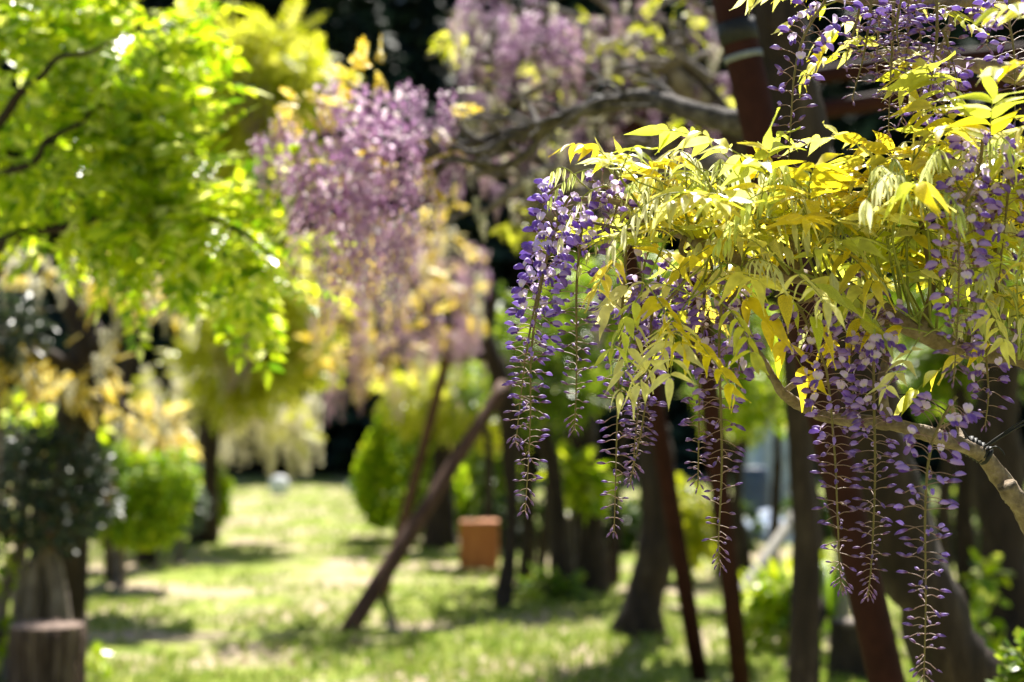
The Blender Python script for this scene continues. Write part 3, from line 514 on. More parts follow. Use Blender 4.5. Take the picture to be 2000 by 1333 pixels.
def cone_topiary(label, px, top, bottom, half, d, n, mat, size):
    f_ = under(px, 1000, d); t = thing('topiary_conifer', f_, label, 'conifer')
    zt, zb = P(px, top, d).z, P(px, bottom, d).z; x0 = f_.x; rng = RNG; q = rng.uniform(0, 1, n) ** .7; a = rng.uniform(0, 6.28, n)
    w = half * PX * d * np.clip(1.05 * (1 - (1 - q) ** 2.0) + .05, 0, 1) * np.where(q > .85, 1 - (q - .85) * 2.2, 1) * rng.uniform(.8, 1.08, n) * (1 + .08 * np.sin(a * 4 + q * 12))
    pos = np.stack([x0 + w * np.cos(a), d + w * np.sin(a), zt + (zb - zt) * q], -1); dr = np.stack([np.cos(a), np.sin(a), .9 + rng.normal(0, .3, n)], -1)
    link('foliage', np_mesh('foliage', *scatter(SPRAY_V, SPRAY_F, pos, dr, rand_dirs(n), rng.uniform(.7, 1.2, n) * size), smooth=False), t, M[mat])
    tube_obj('stem', [f_ - Vector((0, 0, .05)), Vector((x0, d, zb * .5 + zt * .5))], [.07, .03], M['bark'], t); return t
cone_topiary('tall clipped lime green conifer cone at the lawn edge behind the slanting prop', 800, 745, 1035, 88, 19.4, 4200, 'conifer_lime', .16)
cone_topiary('broad dark green conifer cone standing behind the orange box', 935, 800, 1045, 85, 20.5, 3200, 'mid_leaf', .16)
# leafy shrubs among the trunks
def bush(label, px, base_y, specs, size, mat, template=(ROUND_V, ROUND_F), **k):
    dd = gdist(base_y); f_ = G(px, base_y)
    return shrub(label, f_, [([f_ - Vector((0, 0, .05)), P(x, y, dd)], [.016, .005]) for x, y, *_ in specs], [C(x, y, dd, rx, n_, ry) for x, y, rx, ry, n_ in specs], size, mat, template, **k)
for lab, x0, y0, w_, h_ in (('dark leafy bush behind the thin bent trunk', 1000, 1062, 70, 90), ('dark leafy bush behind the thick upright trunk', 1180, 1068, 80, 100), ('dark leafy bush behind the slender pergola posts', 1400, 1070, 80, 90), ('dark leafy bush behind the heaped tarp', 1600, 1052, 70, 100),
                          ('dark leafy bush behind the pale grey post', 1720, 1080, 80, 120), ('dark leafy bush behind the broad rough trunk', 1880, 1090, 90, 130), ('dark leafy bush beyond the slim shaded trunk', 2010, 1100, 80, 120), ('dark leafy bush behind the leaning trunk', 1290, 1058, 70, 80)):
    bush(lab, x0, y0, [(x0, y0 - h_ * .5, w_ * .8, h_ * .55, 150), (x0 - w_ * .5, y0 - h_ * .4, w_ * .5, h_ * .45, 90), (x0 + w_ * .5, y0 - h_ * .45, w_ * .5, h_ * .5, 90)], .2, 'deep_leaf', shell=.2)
bush('bright green leafy bush on the ground beyond the slender pergola posts', 1535, 1262, [(1500, 1180, 55, 45, 120), (1560, 1200, 55, 50, 120), (1530, 1150, 60, 35, 100), (1590, 1140, 45, 40, 80), (1480, 1225, 40, 35, 60)], .14, 'lime_leaf', shell=.1)
bush('yellow green bush between the slender pergola posts', 1345, 1122, [(1345, 985, 42, 50, 90), (1370, 1030, 35, 40, 60), (1335, 1060, 40, 40, 60)], .2, 'yellow_leaf', shell=.1)
bush('small lime bush in front of the thick upright trunk', 1128, 1150, [(1130, 930, 45, 40, 70), (1150, 960, 35, 30, 40), (1105, 905, 25, 25, 30)], .2, 'lime_leaf', shell=.1)
bush('low pale green weed at the foot of the broad trunks', 1925, 1330, [(1910, 1230, 40, 50, 50), (1935, 1290, 35, 35, 40), (1880, 1290, 30, 40, 40), (1925, 1130, 35, 50, 40)], .11, 'lime_leaf', shell=.1)
bush('low light green weed beside the sawn stump', 5, 1335, [(0, 1260, 30, 60, 60), (10, 1090, 25, 60, 50), (185, 1290, 22, 22, 20)], .1, 'lime_leaf', shell=.1)
bush('green weed growing at the foot of the thick upright trunk', 1080, 1170, [(1060, 1140, 45, 22, 50), (1110, 1150, 40, 20, 40)], .16, 'mid_leaf', shell=.1)
d = 3.2; f = under(1995, 1300, d)
shrub('small bright green conifer sprig near the thick wisteria trunk', f, [([f - Vector((0, 0, .03)), P(1998, 1500, d), P(1992, 1300, d)], [.02, .016, .006])], [C(1998, 1290, d, 26, 90, 34), C(2015, 1340, d, 40, 160, 50), C(1980, 1345, d, 24, 70, 36), C(2000, 1420, d, 50, 200, 60)], .04, 'mid_leaf', shell=.2, droop=.1)
# strap leaved plant
f = G(1625, 1292); dd = gdist(1292); t = thing('strap_leaf_plant', f, 'dark green plant with arching strap leaves between the trunks', 'plant')
for k in range(16):
    a = R(0, 6.28); L_ = R(.35, .55); dr = Vector((math.cos(a), math.sin(a), 0)); base = f + Vector((0, 0, .32)) if k else f
    pts = [f, f + Vector((0, 0, .35)) + dr * .03, f + Vector((0, 0, .62)) + dr * L_ * .45, f + Vector((0, 0, .42)) + dr * L_]
    sp = spline(pts, 10); w = np.array([-math.sin(a), math.cos(a), 0]) * .016; wid = np.interp(np.linspace(0, 1, 10), [0, .5, 1], [.4, 1, .05])[:, None]
    V = np.stack([sp - w * wid, sp + np.array([0, 0, -.006]) * wid, sp + w * wid], 1).reshape(-1, 3); i = np.arange(9)[:, None] * 3; j = np.arange(2)[None]
    link('leaf', np_mesh('leaf', V, np.stack([i + j, i + j + 1, i + j + 4, i + j + 3], -1).reshape(-1, 4)), t, M['mid_leaf'])

# ------------------------------------------------------------------ built things
def box_mesh(name, c, s, bevel=.01, rot=0.0):
    x, y, z = s; b = bevel; V = []
    for zz, k in ((-z / 2, 1), (-z / 2 + b, 0), (z / 2 - b, 0), (z / 2, 1)):
        for sx, sy in ((-1, -1), (1, -1), (1, 1), (-1, 1)): V.append((sx * (x / 2 - b * k), sy * (y / 2 - b * k), zz))
    V = np.array(V); cr, sr = math.cos(rot), math.sin(rot); V[:, :2] = V[:, :2] @ np.array([[cr, sr], [-sr, cr]]); V += np.array(c)
    F = [[3, 2, 1, 0], [12, 13, 14, 15]] + [[l * 4 + j, l * 4 + (j + 1) % 4, l * 4 + 4 + (j + 1) % 4, l * 4 + 4 + j] for l in range(3) for j in range(4)]
    return np_mesh(name, V, np.array(F), smooth=False)
# sawn stump
d = 7.5; f = under(92, 1300, d); zt = P(92, 1222, d).z; t = thing('tree_stump', f, 'sawn log stump standing in the grass before the round shrub', 'stump')
V, F = tube(np.array([[f.x, f.y, z] for z in np.linspace(-.1, zt, 14)]), [.205, .193, .19], 40, .03)
link('log', np_mesh('log', V, F, smooth=False), t, M['stump_side'])
link('sawn_top', np_mesh('sawn_top', *tube(np.array([[f.x, f.y, zt - .02], [f.x, f.y, zt + .006]]), [.187, .183], 40, .02)), t, M['stump_top'])
for k in range(26):
    a = k / 26 * 6.28 + R(-.06, .06); p = [(f.x + .188 * math.cos(a), f.y + .188 * math.sin(a), z) for z in (-.05, zt * .5, zt - .015)]
    tube_obj('bark_ridge', p, [R(.012, .02), R(.01, .02), R(.006, .014)], M['stump_side'], t, n=7, sides=5, gnarl=.3)
# slanting timber props
def prop(label, a, b, r, mat='pole_wood'):
    t_ = thing('timber_prop', a, label, 'prop', None); tube_obj('pole', [a - (b - a).normalized() * .1, (a + b) / 2 + Vector((.02, 0, .03)), b], [r * 1.1, r, r * .9], M[mat], t_, 18, 12, .06)
    for q in ((.93,) if b.z > 2.2 else ()):
        c = a.lerp(b, q); ax = (b - a).normalized(); link('binding', np_mesh('binding', *tube(np.array([c - ax * .05, c + ax * .05]), [r * 1.15, r * 1.15], 10)), t_, M['black'])
    return t_
prop('long brown timber prop slanting up from the lawn to the pale pink wisteria', G(680, 1232), P(985, 752, 11.7), .062)
prop('short brown prop slanting parallel behind the long prop', G(748, 1162), P(898, 598, 12.0), .045)
prop('pale grey pole leaning among the trunks by the bright green bush', G(1440, 1172), P(1555, 1005, 13.4), .06, 'grey_wood')
prop('dark short stake leaning beside the strap leaved plant', G(1548, 1305), P(1612, 1170, 9.2), .055, 'bark')
prop('pale grey upright post behind the thick maroon pole', G(1648, 1268), P(1625, 700, 9.4), .05, 'grey_wood')
# dark cut stump among the trunks
f = G(1668, 1318); zt = .32; t = thing('tree_stump', f, 'low dark cut stump at the foot of the pale grey post', 'stump')
link('log', np_mesh('log', *tube(np.array([[f.x, f.y, z] for z in np.linspace(-.08, zt, 8)]), [.16, .14, .135], 20, .06), smooth=False), t, M['bark'])
link('sawn_top', np_mesh('sawn_top', *tube(np.array([[f.x, f.y, zt - .02], [f.x, f.y, zt + .006]]), [.13, .126], 20, .03)), t, M['bark_grey'])
# pergola of maroon pipe
d = 7.6; p1a, p1b = G(1372, 1322), P(1180, 195, 7.5); p2a, p2b = G(1452, 1345), P(1318, 150, 7.3)
t = thing('pergola', p1a, 'maroon steel pipe pergola on slender leaning posts behind the leafy vine', 'pergola')
def pipe(name, a, b, r): return tube_obj(name, [a, b], [r, r], M['maroon'], t, 6, 14)
pipe('post', p1a - Vector((0, 0, .1)), p1b, .052); pipe('post', p2a - Vector((0, 0, .1)), p2b, .056)
pipe('brace', P(1204, 290, 7.45), P(1290, 180, 7.35), .06); pipe('beam', P(1240, 178, 7.4), P(1500, 164, 7.1), .06); pipe('beam', P(1300, 252, 7.3), P(1520, 268, 7.0), .045)
pipe('beam', P(1500, 164, 7.1), P(1760, 122, 7.0), .045); pipe('beam', P(1520, 228, 7.0), P(2040, 148, 6.6), .045); pipe('beam', P(1740, 126, 7.0), P(2060, 96, 6.6), .04); pipe('beam', P(1190, 235, 7.5), P(1240, 178, 9.5), .05)
p3b = P(2010, 110, 6.6); pipe('post', Vector((p3b.x + .35, p3b.y + .3, -.1)), p3b, .055)
link('end_cap', np_mesh('end_cap', *ellipsoid(P(1318, 165, 7.3), (.07, .07, .07), 10, 7)), t, M['black'])
# thick maroon pole beside the trunk
a, b = P(1770, 1500, 3.62), P(1385, -180, 3.58); a = a + (a - b).normalized() * ((a.z + .05) / (b - a).normalized().z)
t = thing('support_pole', Vector((a.x, a.y, 0)), 'thick maroon steel pole leaning along the rough wisteria trunk', 'pole')
tube_obj('pipe', [a, b], [.046, .046], M['maroon'], t, 10, 20)
def band(name, q0, q1, r, mat, par):
    return link(name, np_mesh(name, *tube(np.array([q0, q1]), [r, r], 20)), par, M[mat])
ax = (b - a).normalized(); c = P(1437, 62, 3.585); c = a + ax * (c - a).dot(ax)
band('tie_band', c - ax * .03, c + ax * .025, .0495, 'black', t); band('clamp', c - ax * .075, c - ax * .058, .049, 'zinc', t)
# tie on the pink wisteria's limb
c = P(1166, 206, 4.27); q = P(1180, 206, 4.25) - P(1060, 260, 4.4); q.normalize()
tb = thing('tie_band', c, 'black rubber band wrapped round the long bare grey limb', 'tie'); band('band', c - q * .022, c + q * .022, .03, 'black', tb)
band('knot', c + Vector((0, -.03, .03)), c + Vector((.015, -.04, .055)), .012, 'black', tb)
# wooden box, stones, shed, tarp
f = G(936, 1108); t = thing('wooden_box', f, 'orange brown wooden box standing on the lawn by the slim trunks', 'box')
s_ = .38; h_ = .47
for k in range(4):
    a = k * math.pi / 2; c = (f.x + math.cos(a) * s_ / 2, f.y + math.sin(a) * s_ / 2, h_ / 2)
    link('side_board', box_mesh('side_board', c, (.022, s_ - .03 if k % 2 else s_ + .02, h_), .004, a), t, M['box_wood'])
link('lid', box_mesh('lid', (f.x, f.y, h_ + .012), (s_ + .024, s_ + .024, .02), .005), t, M['box_wood'])
link('base', box_mesh('base', (f.x, f.y, .02), (s_ - .06, s_ - .06, .03), .004), t, M['box_wood'])
for px, py, rx, rz, lab in ((545, 966, .21, .24, 'rounded white stone at the far edge of the lawn'), (702, 962, .34, .17, 'wide flat white stone at the far edge of the lawn')):
    f = G(px, py); V, F = ellipsoid((0, 0, 0), (rx, rx * .8, rz), 14, 9); V *= (1 + .08 * np.sin(V[:, :1] * 17 + V[:, 1:2] * 11 + px)); V += np.array(f + Vector((0, 0, rz * .75)))
    tag(link('stone', np_mesh('stone', V, F), None, M['white_stone']), lab, 'stone')
d = 24.5; f = under(1515, 960, d); t = thing('shed', f, 'pale blue sheet metal shed standing beyond the dark trunks', 'shed'); zt = P(1515, 815, d).z; W_ = .85
link('wall', box_mesh('wall', (f.x, f.y, zt / 2), (W_, W_, zt), .01), t, M['shed'])
for k in range(6): link('rib', box_mesh('rib', (f.x - W_ / 2 + .09 + k * .133, f.y - W_ / 2 - .012, zt / 2), (.03, .03, zt - .06), .006), t, M['shed'])
link('roof', box_mesh('roof', (f.x, f.y, zt + .05), (W_ + .2, W_ + .2, .09), .02), t, M['shed_roof'])
dr = link('door', box_mesh('door', (f.x - .05, f.y - W_ / 2 - .04, .95), (.5, .03, 1.6), .006), t, M['tarp']); link('handle', box_mesh('handle', (f.x + .14, f.y - W_ / 2 - .07, .95), (.03, .04, .12), .005), dr, M['black'])
f = G(1505, 1058); X, Y = np.meshgrid(np.linspace(-1, 1, 15), np.linspace(-1, 1, 13))
Z = np.maximum(0, (1 - np.abs(X) ** 2.6) * (1 - np.abs(Y) ** 2.6)) * .34 * (1 + .12 * np.sin(X * 5 + Y * 3) + .2 * np.sin(Y * 7 - X * 2)) - .03
V = np.stack([f.x + X * .5, f.y + .35 + Y * .5, Z], -1).reshape(-1, 3); i = np.arange(12)[:, None] * 15; j = np.arange(14)[None]
tag(link('tarp_heap', np_mesh('tarp_heap', V, np.stack([i + j, i + j + 1, i + 16 + j, i + 15 + j], -1).reshape(-1, 4)), None, M['tarp']), 'pale blue tarp heaped on the ground before the shed', 'tarp')
f = G(1478, 1040); t = thing('barrel', f, 'dark blue barrel beside the heaped pale tarp', 'barrel')
link('body', np_mesh('body', *tube(np.array([[f.x, f.y + .3, z] for z in (0, .03, .2, .45, .7, .87, .9)]), [.2, .22, .235, .24, .235, .22, .2], 20)), t, M['shed_roof'])
for z in (.3, .6): link('hoop', np_mesh('hoop', *tube(np.array([[f.x, f.y + .3, z - .015], [f.x, f.y + .3, z + .015]]), [.25, .25], 20)), t, M['shed_roof'])

# ------------------------------------------------------------------ near vine: leaflets, flowers, buds
LT = [0, .05, .16, .32, .5, .66, .8, .91, 1]; LWD = [.12, .48, .88, 1, .84, .56, .28, .11, .0]
def leaflet_arrays(w, bend, fold, twist, wave):
    V = []; E = []
    for t_, q in zip(LT, LWD):
        a = bend * t_ * t_; y = t_ * (1 - .25 * bend * bend * t_); z = -a * .6
        for s in (-1, 0, 1):
            x = s * w * q; zz = z - abs(s) * fold * w * q * -1 + math.sin(t_ * 6 + s) * wave * w; tw = twist * t_
            V.append((x * math.cos(tw) - (zz - z) * math.sin(tw) + .03 * math.sin(t_ * 3) * wave, y, z + (zz - z) * math.cos(tw) + x * math.sin(tw))); E.append(abs(s))
    i = np.arange(8)[:, None] * 3; j = np.arange(2)[None]
    return np.array(V), np.stack([i + j, i + j + 1, i + j + 4, i + j + 3], -1).reshape(-1, 4), np.array(E)
LV = [leaflet_arrays(*a) for a in ((.14, .25, .3, .3, .15), (.155, .5, .2, -.5, .2), (.13, .7, .4, .6, .1), (.15, -.2, .35, -.3, .25), (.125, .35, .5, .9, .15), (.145, .45, .25, -1.0, .2))]
LY = [leaflet_arrays(*a) for a in ((.085, .2, .9, .1, .1), (.1, .35, .7, -.2, .15), (.075, .1, 1.1, .2, .1), (.11, .3, .6, .3, .2))]
def leaf_col(young, rng):
    y = np.array([[.58, .48, .012], [.66, .52, .02], [.50, .50, .03], [.62, .58, .12], [.60, .50, .02], [.52, .56, .06], [.66, .62, .24], [.40, .44, .03]])[rng.randint(8)]
    s = np.array([[.50, .52, .20], [.58, .58, .32], [.44, .50, .15], [.62, .60, .36]])[rng.randint(4)]
    return (y * (1 - young) + s * young) * rng.uniform(.88, 1.1)
def leaf_geom(base, d0, L, young, rng, pairs=None, down=None):
    """returns rachis path and leaflet placements (variant, basis, position, length)"""
    d0 = np.array(d0, float); d0 /= np.linalg.norm(d0); base = np.array(base, float); g = np.array([0, 0, -1.0]); pairs = pairs or rng.randint(4, 7)
    droop = rng.uniform(.05, .5) if young < .5 else rng.uniform(.5, .95)
    side0 = rng.normal(0, .12, 3); ts = np.linspace(0, 1, 12)
    path = base + np.outer(ts, d0) * L + np.outer(ts ** 2.3, g) * L * droop + np.outer(np.sin(ts * 3.1), side0) * L * .25
    T = np.gradient(path, axis=0); T /= np.linalg.norm(T, axis=1)[:, None]; out = []
    pend = rng.uniform(-.15, .65) if young < .5 else rng.uniform(1.2, 3.0)
    for k in range(pairs * 2 + 1):
        t_ = .30 + .66 * (k // 2) / max(1, pairs - 1) if k < pairs * 2 else 1.0; t_ = min(t_ + rng.uniform(-.02, .02), 1.0); f_ = t_ * 11; i_ = min(int(f_), 10)
        p = path[i_] + (path[i_ + 1] - path[i_]) * (f_ - i_); tt = T[i_]; S = np.cross(tt, [0, 0, 1.0]); S /= np.linalg.norm(S) + 1e-6; sg = (1 if k % 2 else -1) if k < pairs * 2 else 0
        dr = S * sg * rng.uniform(.75, 1.1) + tt * (rng.uniform(.3, .7) if sg else 1.0) + g * pend * rng.uniform(.7, 1.3) + rng.normal(0, .13, 3)
        N = (np.array([0, 0, 1.0]) + rng.normal(0, .25, 3)) if young < .5 else (S * (sg if sg else 1) + rng.normal(0, .3, 3))
        if young < .5: N = N + S * sg * pend * .6 + rng.normal(0, .35, 3)
        ln = L * (.46 if young < .5 else .36) * rng.uniform(.8, 1.15) * (1 - .3 * abs(t_ - .62))
        out.append((basis(dr, N), p, ln))
    return path, out
class Vine:
    def __init__(s, root): s.t = root; s.leaves = []; s.florets = []
    def branch(s, pts, r, name='branch', mat='twig', gnarl=.14, sides=9): return tube_obj(name, pts, r, M[mat], s.t, 7 * len(pts), sides, gnarl)
    def leaf(s, base, d0, L, young, rng): s.leaves.append((base, d0, L, young, rng.randint(1 << 30)))
    def build_leaves(s, big=26):
        order = sorted(range(len(s.leaves)), key=lambda i: -s.leaves[i][2] * (1 if s.leaves[i][3] < .5 else .3) / (s.leaves[i][0][1] ** 2)); top = set(order[:big])
        shared = [(np_mesh('leaflet', v, f_, leaf_col(y, RNG) * (1 + .12 * e[:, None])), y) for y in (0, 0, 0, .15, 1) for v, f_, e in (LV if y < .5 else LY)]
        for m, _ in shared: m.materials.append(M['fg_leaf'])
        mature = [m for m, y in shared if y < .5]; youngm = [m for m, y in shared if y >= .5]
        for i, (b, d0, L, y, sd) in enumerate(s.leaves):
            rng = np.random.RandomState(sd); path, pl = leaf_geom(b, d0, L, y, rng); col = leaf_col(y, rng); acc = Acc()
            acc.add(*tube(path, [.0013, .0009, .0005], 5, cap=False), mi=1)
            single = i in top
            if not single:
                for B, p, ln in pl:
                    v, f_, e = (LV if y < .5 else LY)[rng.randint(6 if y < .5 else 4)]; acc.add((v * ln) @ B + p, f_, col * rng.uniform(.88, 1.12) * (1 + .12 * e[:, None]))
            o = link('leaf', acc.mesh('leaf', (M['fg_leaf'], M['shoot'])), s.t)
            if single:
                for B, p, ln in pl:
                    q = link('leaflet', (mature if y < .5 else youngm)[rng.randint(len(mature if y < .5 else youngm))], o); q.matrix_parent_inverse = Matrix.Identity(4); q.matrix_basis = mat4(B, p, ln)
def lobe(path, w, h, col, acc, n=7, sides=7):
    """closed petal body along a path, widths w, heights h"""
    p = np.array(path, float); V = []
    k = len(p); th = np.linspace(0, 2 * np.pi, sides, endpoint=False)
    for i in range(k):
        for a in th: V.append((p[i][0] + w[i] * math.cos(a), p[i][1], p[i][2] + h[i] * math.sin(a)))
    i = np.arange(k - 1)[:, None] * sides; j = np.arange(sides)[None]; j2 = (j + 1) % sides
    acc.add(np.array(V), np.stack([i + j, i + j2, i + sides + j2, i + sides + j], -1).reshape(-1, 4), np.repeat(np.array(col), sides, 0) if np.ndim(col) == 2 else col)
VIO = np.array((.24, .125, .48)); DEEP = np.array((.13, .04, .38)); LIL = np.array((.54, .42, .76)); PALE = np.array((.70, .56, .88)); DUSK = np.array((.20, .12, .24)); CAL = np.array((.17, .07, .14))
def flower_mesh(sd, openness):
    """pea flower, y forward, z up, real size in metres"""
    rng = np.random.RandomState(sd); acc = Acc(); mm = .001
    lobe([(0, y * mm, 0) for y in (-.5, 1, 3, 5)], np.array((.3, 2.2, 2.6, 2.2)) * mm, np.array((.3, 2.0, 2.4, 2.0)) * mm, CAL * rng.uniform(.8, 1.3), acc, sides=6)
    if openness > .5:
        u = np.linspace(-1, 1, 7); v = np.linspace(0, 1, 7); V = []; Cc = []; back = rng.uniform(.2, .75)
        for b in v:
            wid = 8.6 * math.sin(math.pi * min(.5, b * .62 + .08)) * (1 if b < .75 else math.sqrt(max(0, 1 - ((b - .75) / .27) ** 2)) * .98 + .02) * rng.uniform(.97, 1.03)
            for a in u:
                x = a * wid; y_ = 4 + b * 5 - (b * b) * 13 * back - (a * a) * 3.5 * b; z_ = 1 + b * 14.5 - a * a * b * 1.5 - 1.8 * math.exp(-(a * 3) ** 2) * b + (-1.5 if abs(a) < .1 and b == 1 else 0)
                V.append((x * mm, y_ * mm, z_ * mm)); sp = math.exp(-((a * 1.9) ** 2) - ((b - .28) / .22) ** 2)
                c = LIL * (1 - .55 * b) + PALE * .55 * b; c = c * rng.uniform(.95, 1.05); Cc.append(c * (1 - sp) + np.array((.74, .68, .34)) * sp)
        i = np.arange(6)[:, None] * 7; j = np.arange(6)[None]
        acc.add(np.array(V), np.stack([i + j, i + j + 1, i + j + 8, i + j + 7], -1).reshape(-1, 4), np.array(Cc))
        for sgn in (-1, 1):
            yy = np.array((4, 8, 12, 16, 19, 20.5)); sp_ = rng.uniform(1.8, 3.2)
            lobe([((sgn * (1 + sp_ * math.sin(k / 5 * 2.4))) * mm, y_ * mm, (-k * k * .22) * mm) for k, y_ in enumerate(yy)], np.array((.8, 1.6, 2.1, 2.2, 1.5, .2)) * mm, np.array((1.2, 3, 4.4, 4.4, 2.8, .3)) * mm,
                 np.array([VIO * (1 - k / 6) + DEEP * (k / 6) + LIL * .25 * (1 - k / 5) for k in range(6)]), acc)
    else:
        yy = np.array((3, 7, 11.5, 16, 20.5, 23.5)); k_ = rng.uniform(.8, 1.1); bulge = rng.uniform(.9, 1.15)
        lobe([(rng.uniform(-.4, .4) * mm, y_ * mm, (3.2 * math.sin(k / 5 * 2.6) - k * .35) * mm) for k, y_ in enumerate(yy)], np.array((1.5, 2.9, 3.5, 3.1, 1.8, .2)) * k_ * mm, np.array((1.8, 3.7, 4.7, 4.2, 2.3, .25)) * bulge * mm,
             np.array([LIL * (.75 - k / 9) + VIO * (.35 + k / 8) for k in range(6)]), acc, sides=9)
        if openness > .2:
            lobe([(0, y_ * mm, (-1.5 - k * .6) * mm) for k, y_ in enumerate((5, 9, 13, 17, 19))], np.array((1, 2, 2.3, 1.6, .2)) * mm, np.array((1.5, 2.8, 3, 2, .3)) * mm, DEEP, acc)
    me = acc.mesh('flower', (M['petal'],)); return me
def bud_mesh(sd, ripe):
    rng = np.random.RandomState(sd); acc = Acc(); mm = .001; L = 10.5; w = rng.uniform(.85, 1.15); c0 = VIO * .78 * ripe + DUSK * (1 - ripe); cl = (LIL * .3 + VIO * .6) * ripe + DUSK * 1.25 * (1 - ripe)
    lobe([(rng.uniform(-.1, .1) * mm, y_ * mm, (1.1 * math.sin(k / 6 * 2.6)) * mm) for k, y_ in enumerate((-.4, .9, 3, 5.8, 8.6, 11.2, 13.0))], np.array((.3, 1.15, 1.6, 1.85, 1.65, 1.0, .12)) * w * mm, np.array((.3, 1.2, 1.75, 2.1, 1.85, 1.1, .12)) * w * mm,
         np.array([CAL, CAL * 1.1, CAL * .5 + c0 * .5, cl, c0, c0 * .85, c0 * .7]), acc, sides=7)
    return acc.mesh('bud', (M['petal'],))
FLO = [flower_mesh(s, .9) for s in range(8)]; HALF = [flower_mesh(20 + s, .3) for s in range(4)] + [flower_mesh(30 + s, .1) for s in range(4)]
BUD = [bud_mesh(40 + s, 1.0) for s in range(5)]; TINY = [bud_mesh(60 + s, .25) for s in range(5)]
def arrays(me):
    v = np.empty(len(me.vertices) * 3, np.float32); me.vertices.foreach_get('co', v); f_ = np.empty(len(me.loops), np.int32); me.loops.foreach_get('vertex_index', f_)
    c = np.empty(len(me.vertices) * 4, np.float32); me.color_attributes['Col'].data.foreach_get('color', c); return v.reshape(-1, 3), f_.reshape(-1, 4), c.reshape(-1, 4)[:, :3]
ARR = {m.name: arrays(m) for m in FLO + HALF + BUD + TINY}
def raceme(vine, pts, d, open_to, half_to, sd, gap=5.6, wide=1.0, d2=None):
    """pts in photo pixels; open_to/half_to: fractions of length with open and closed flowers"""
    rng = np.random.RandomState(sd); d2 = d2 or d
    path3 = [P(x, y, d + (d2 - d) * i / (len(pts) - 1)) for i, (x, y) in enumerate(pts)]; sp = spline(path3, 60); seg = np.linalg.norm(np.diff(sp, axis=0), axis=1); Ltot = seg.sum(); cum = np.concatenate([[0], np.cumsum(seg)])
    sp = sp + np.outer(np.sin(np.linspace(0, 9, 60) + sd), rng.normal(0, 1, 3)) * .0012
    acc = Acc(); acc.add(*tube(sp, [.0024, .0022, .0018, .0012, .0008], 6)); T = np.gradient(sp, axis=0); T /= np.linalg.norm(T, axis=1)[:, None]
    s_ = .012; ang = rng.uniform(0, 6); todo = []
    while s_ < Ltot:
        q = s_ / Ltot; i = min(np.searchsorted(cum, s_), 59); p = sp[i]; t = T[i]; ang += 2.4 + rng.normal(0, .25); A = np.cross(t, [.2, 1, .1]); A /= np.linalg.norm(A); B = np.cross(t, A)
        rad = A * math.cos(ang) + B * math.sin(ang); endf = min(1, (1 - q) / .12)
        pl = (.0255 * (1 - .62 * q ** 1.1)) * rng.uniform(.8, 1.2) * wide * (.35 + .65 * endf); tilt = rng.uniform(-.5, .45) - .9 * (1 - endf) + (.3 if q < open_to else 0)
        up = -t; e = p + (rad + up * tilt) * pl; m = (p + e) / 2 + up * pl * rng.uniform(.03, .16)
        ped = spline([p, m, e], 5); acc.add(*tube(ped, [.00062, .0005, .0006], 4, cap=False), mi=1)
        dr = rad + up * (tilt * .8 + rng.uniform(-.25, .2)) + rng.normal(0, .12, 3)
        r_ = rng.uniform()
        if q < open_to * rng.uniform(.75, 1.2): src = FLO if r_ < .58 else HALF; sc = rng.uniform(.74, .98); dr = dr + np.array([0, -.55 * rng.uniform(), -.25]); kind = 'flower'
        elif q < half_to * rng.uniform(.85, 1.15): src = HALF if r_ < .8 else BUD; f_ = (q - open_to) / max(.01, half_to - open_to); sc = (rng.uniform(.8, 1.02) * (1 - .35 * max(0, min(1, f_)))) if src is HALF else 1.5; kind = 'flower' if src is HALF else 'bud'
        else:
            z = max(0, (q - half_to) / max(.01, 1 - half_to)); src = BUD if rng.uniform() > z * 1.35 - .15 else TINY; sc = (1.32 - .62 * z) * rng.uniform(.88, 1.12); kind = 'bud'
            dr = dr + up * (-.9 * (1 - endf))
        Bs = basis(dr, np.array([0, 0, 1.0]) + rng.normal(0, .3, 3)); todo.append((kind, src[rng.randint(len(src))], Bs, e, sc)); s_ += gap * PX * d * (.8 + .35 * q) * rng.uniform(.6, 1.4) * (.55 + .45 * endf)
    o = link('raceme', acc.mesh('raceme', (M['stem'], M['pedicel'])), vine.t)
    vine.florets += [(o, *x) for x in todo]; return o
def build_florets(vine, cap=300):
    rest = {}
    for kind in ('flower', 'bud'):
        L_ = sorted([x for x in vine.florets if x[1] == kind], key=lambda x: -x[5] / x[4][1])
        for n_, (o, k_, me, B, p, sc) in enumerate(L_):
            if n_ < cap:
                q = link(kind, me, o); q.matrix_parent_inverse = Matrix.Identity(4); q.matrix_basis = mat4(B, p, sc)
            else: rest.setdefault((o.name, kind), (o, []))[1].append((me, B, p, sc))
    for (nm, kind), (o, L_) in rest.items():
        acc = Acc()
        for me, B, p, sc in L_:
            v, f_, c = ARR[me.name]; acc.add((v * sc) @ B + np.array(p), f_, c)
        link(kind + '_spray', acc.mesh(kind + '_spray', (M['petal'],)), o, kind='stuff')

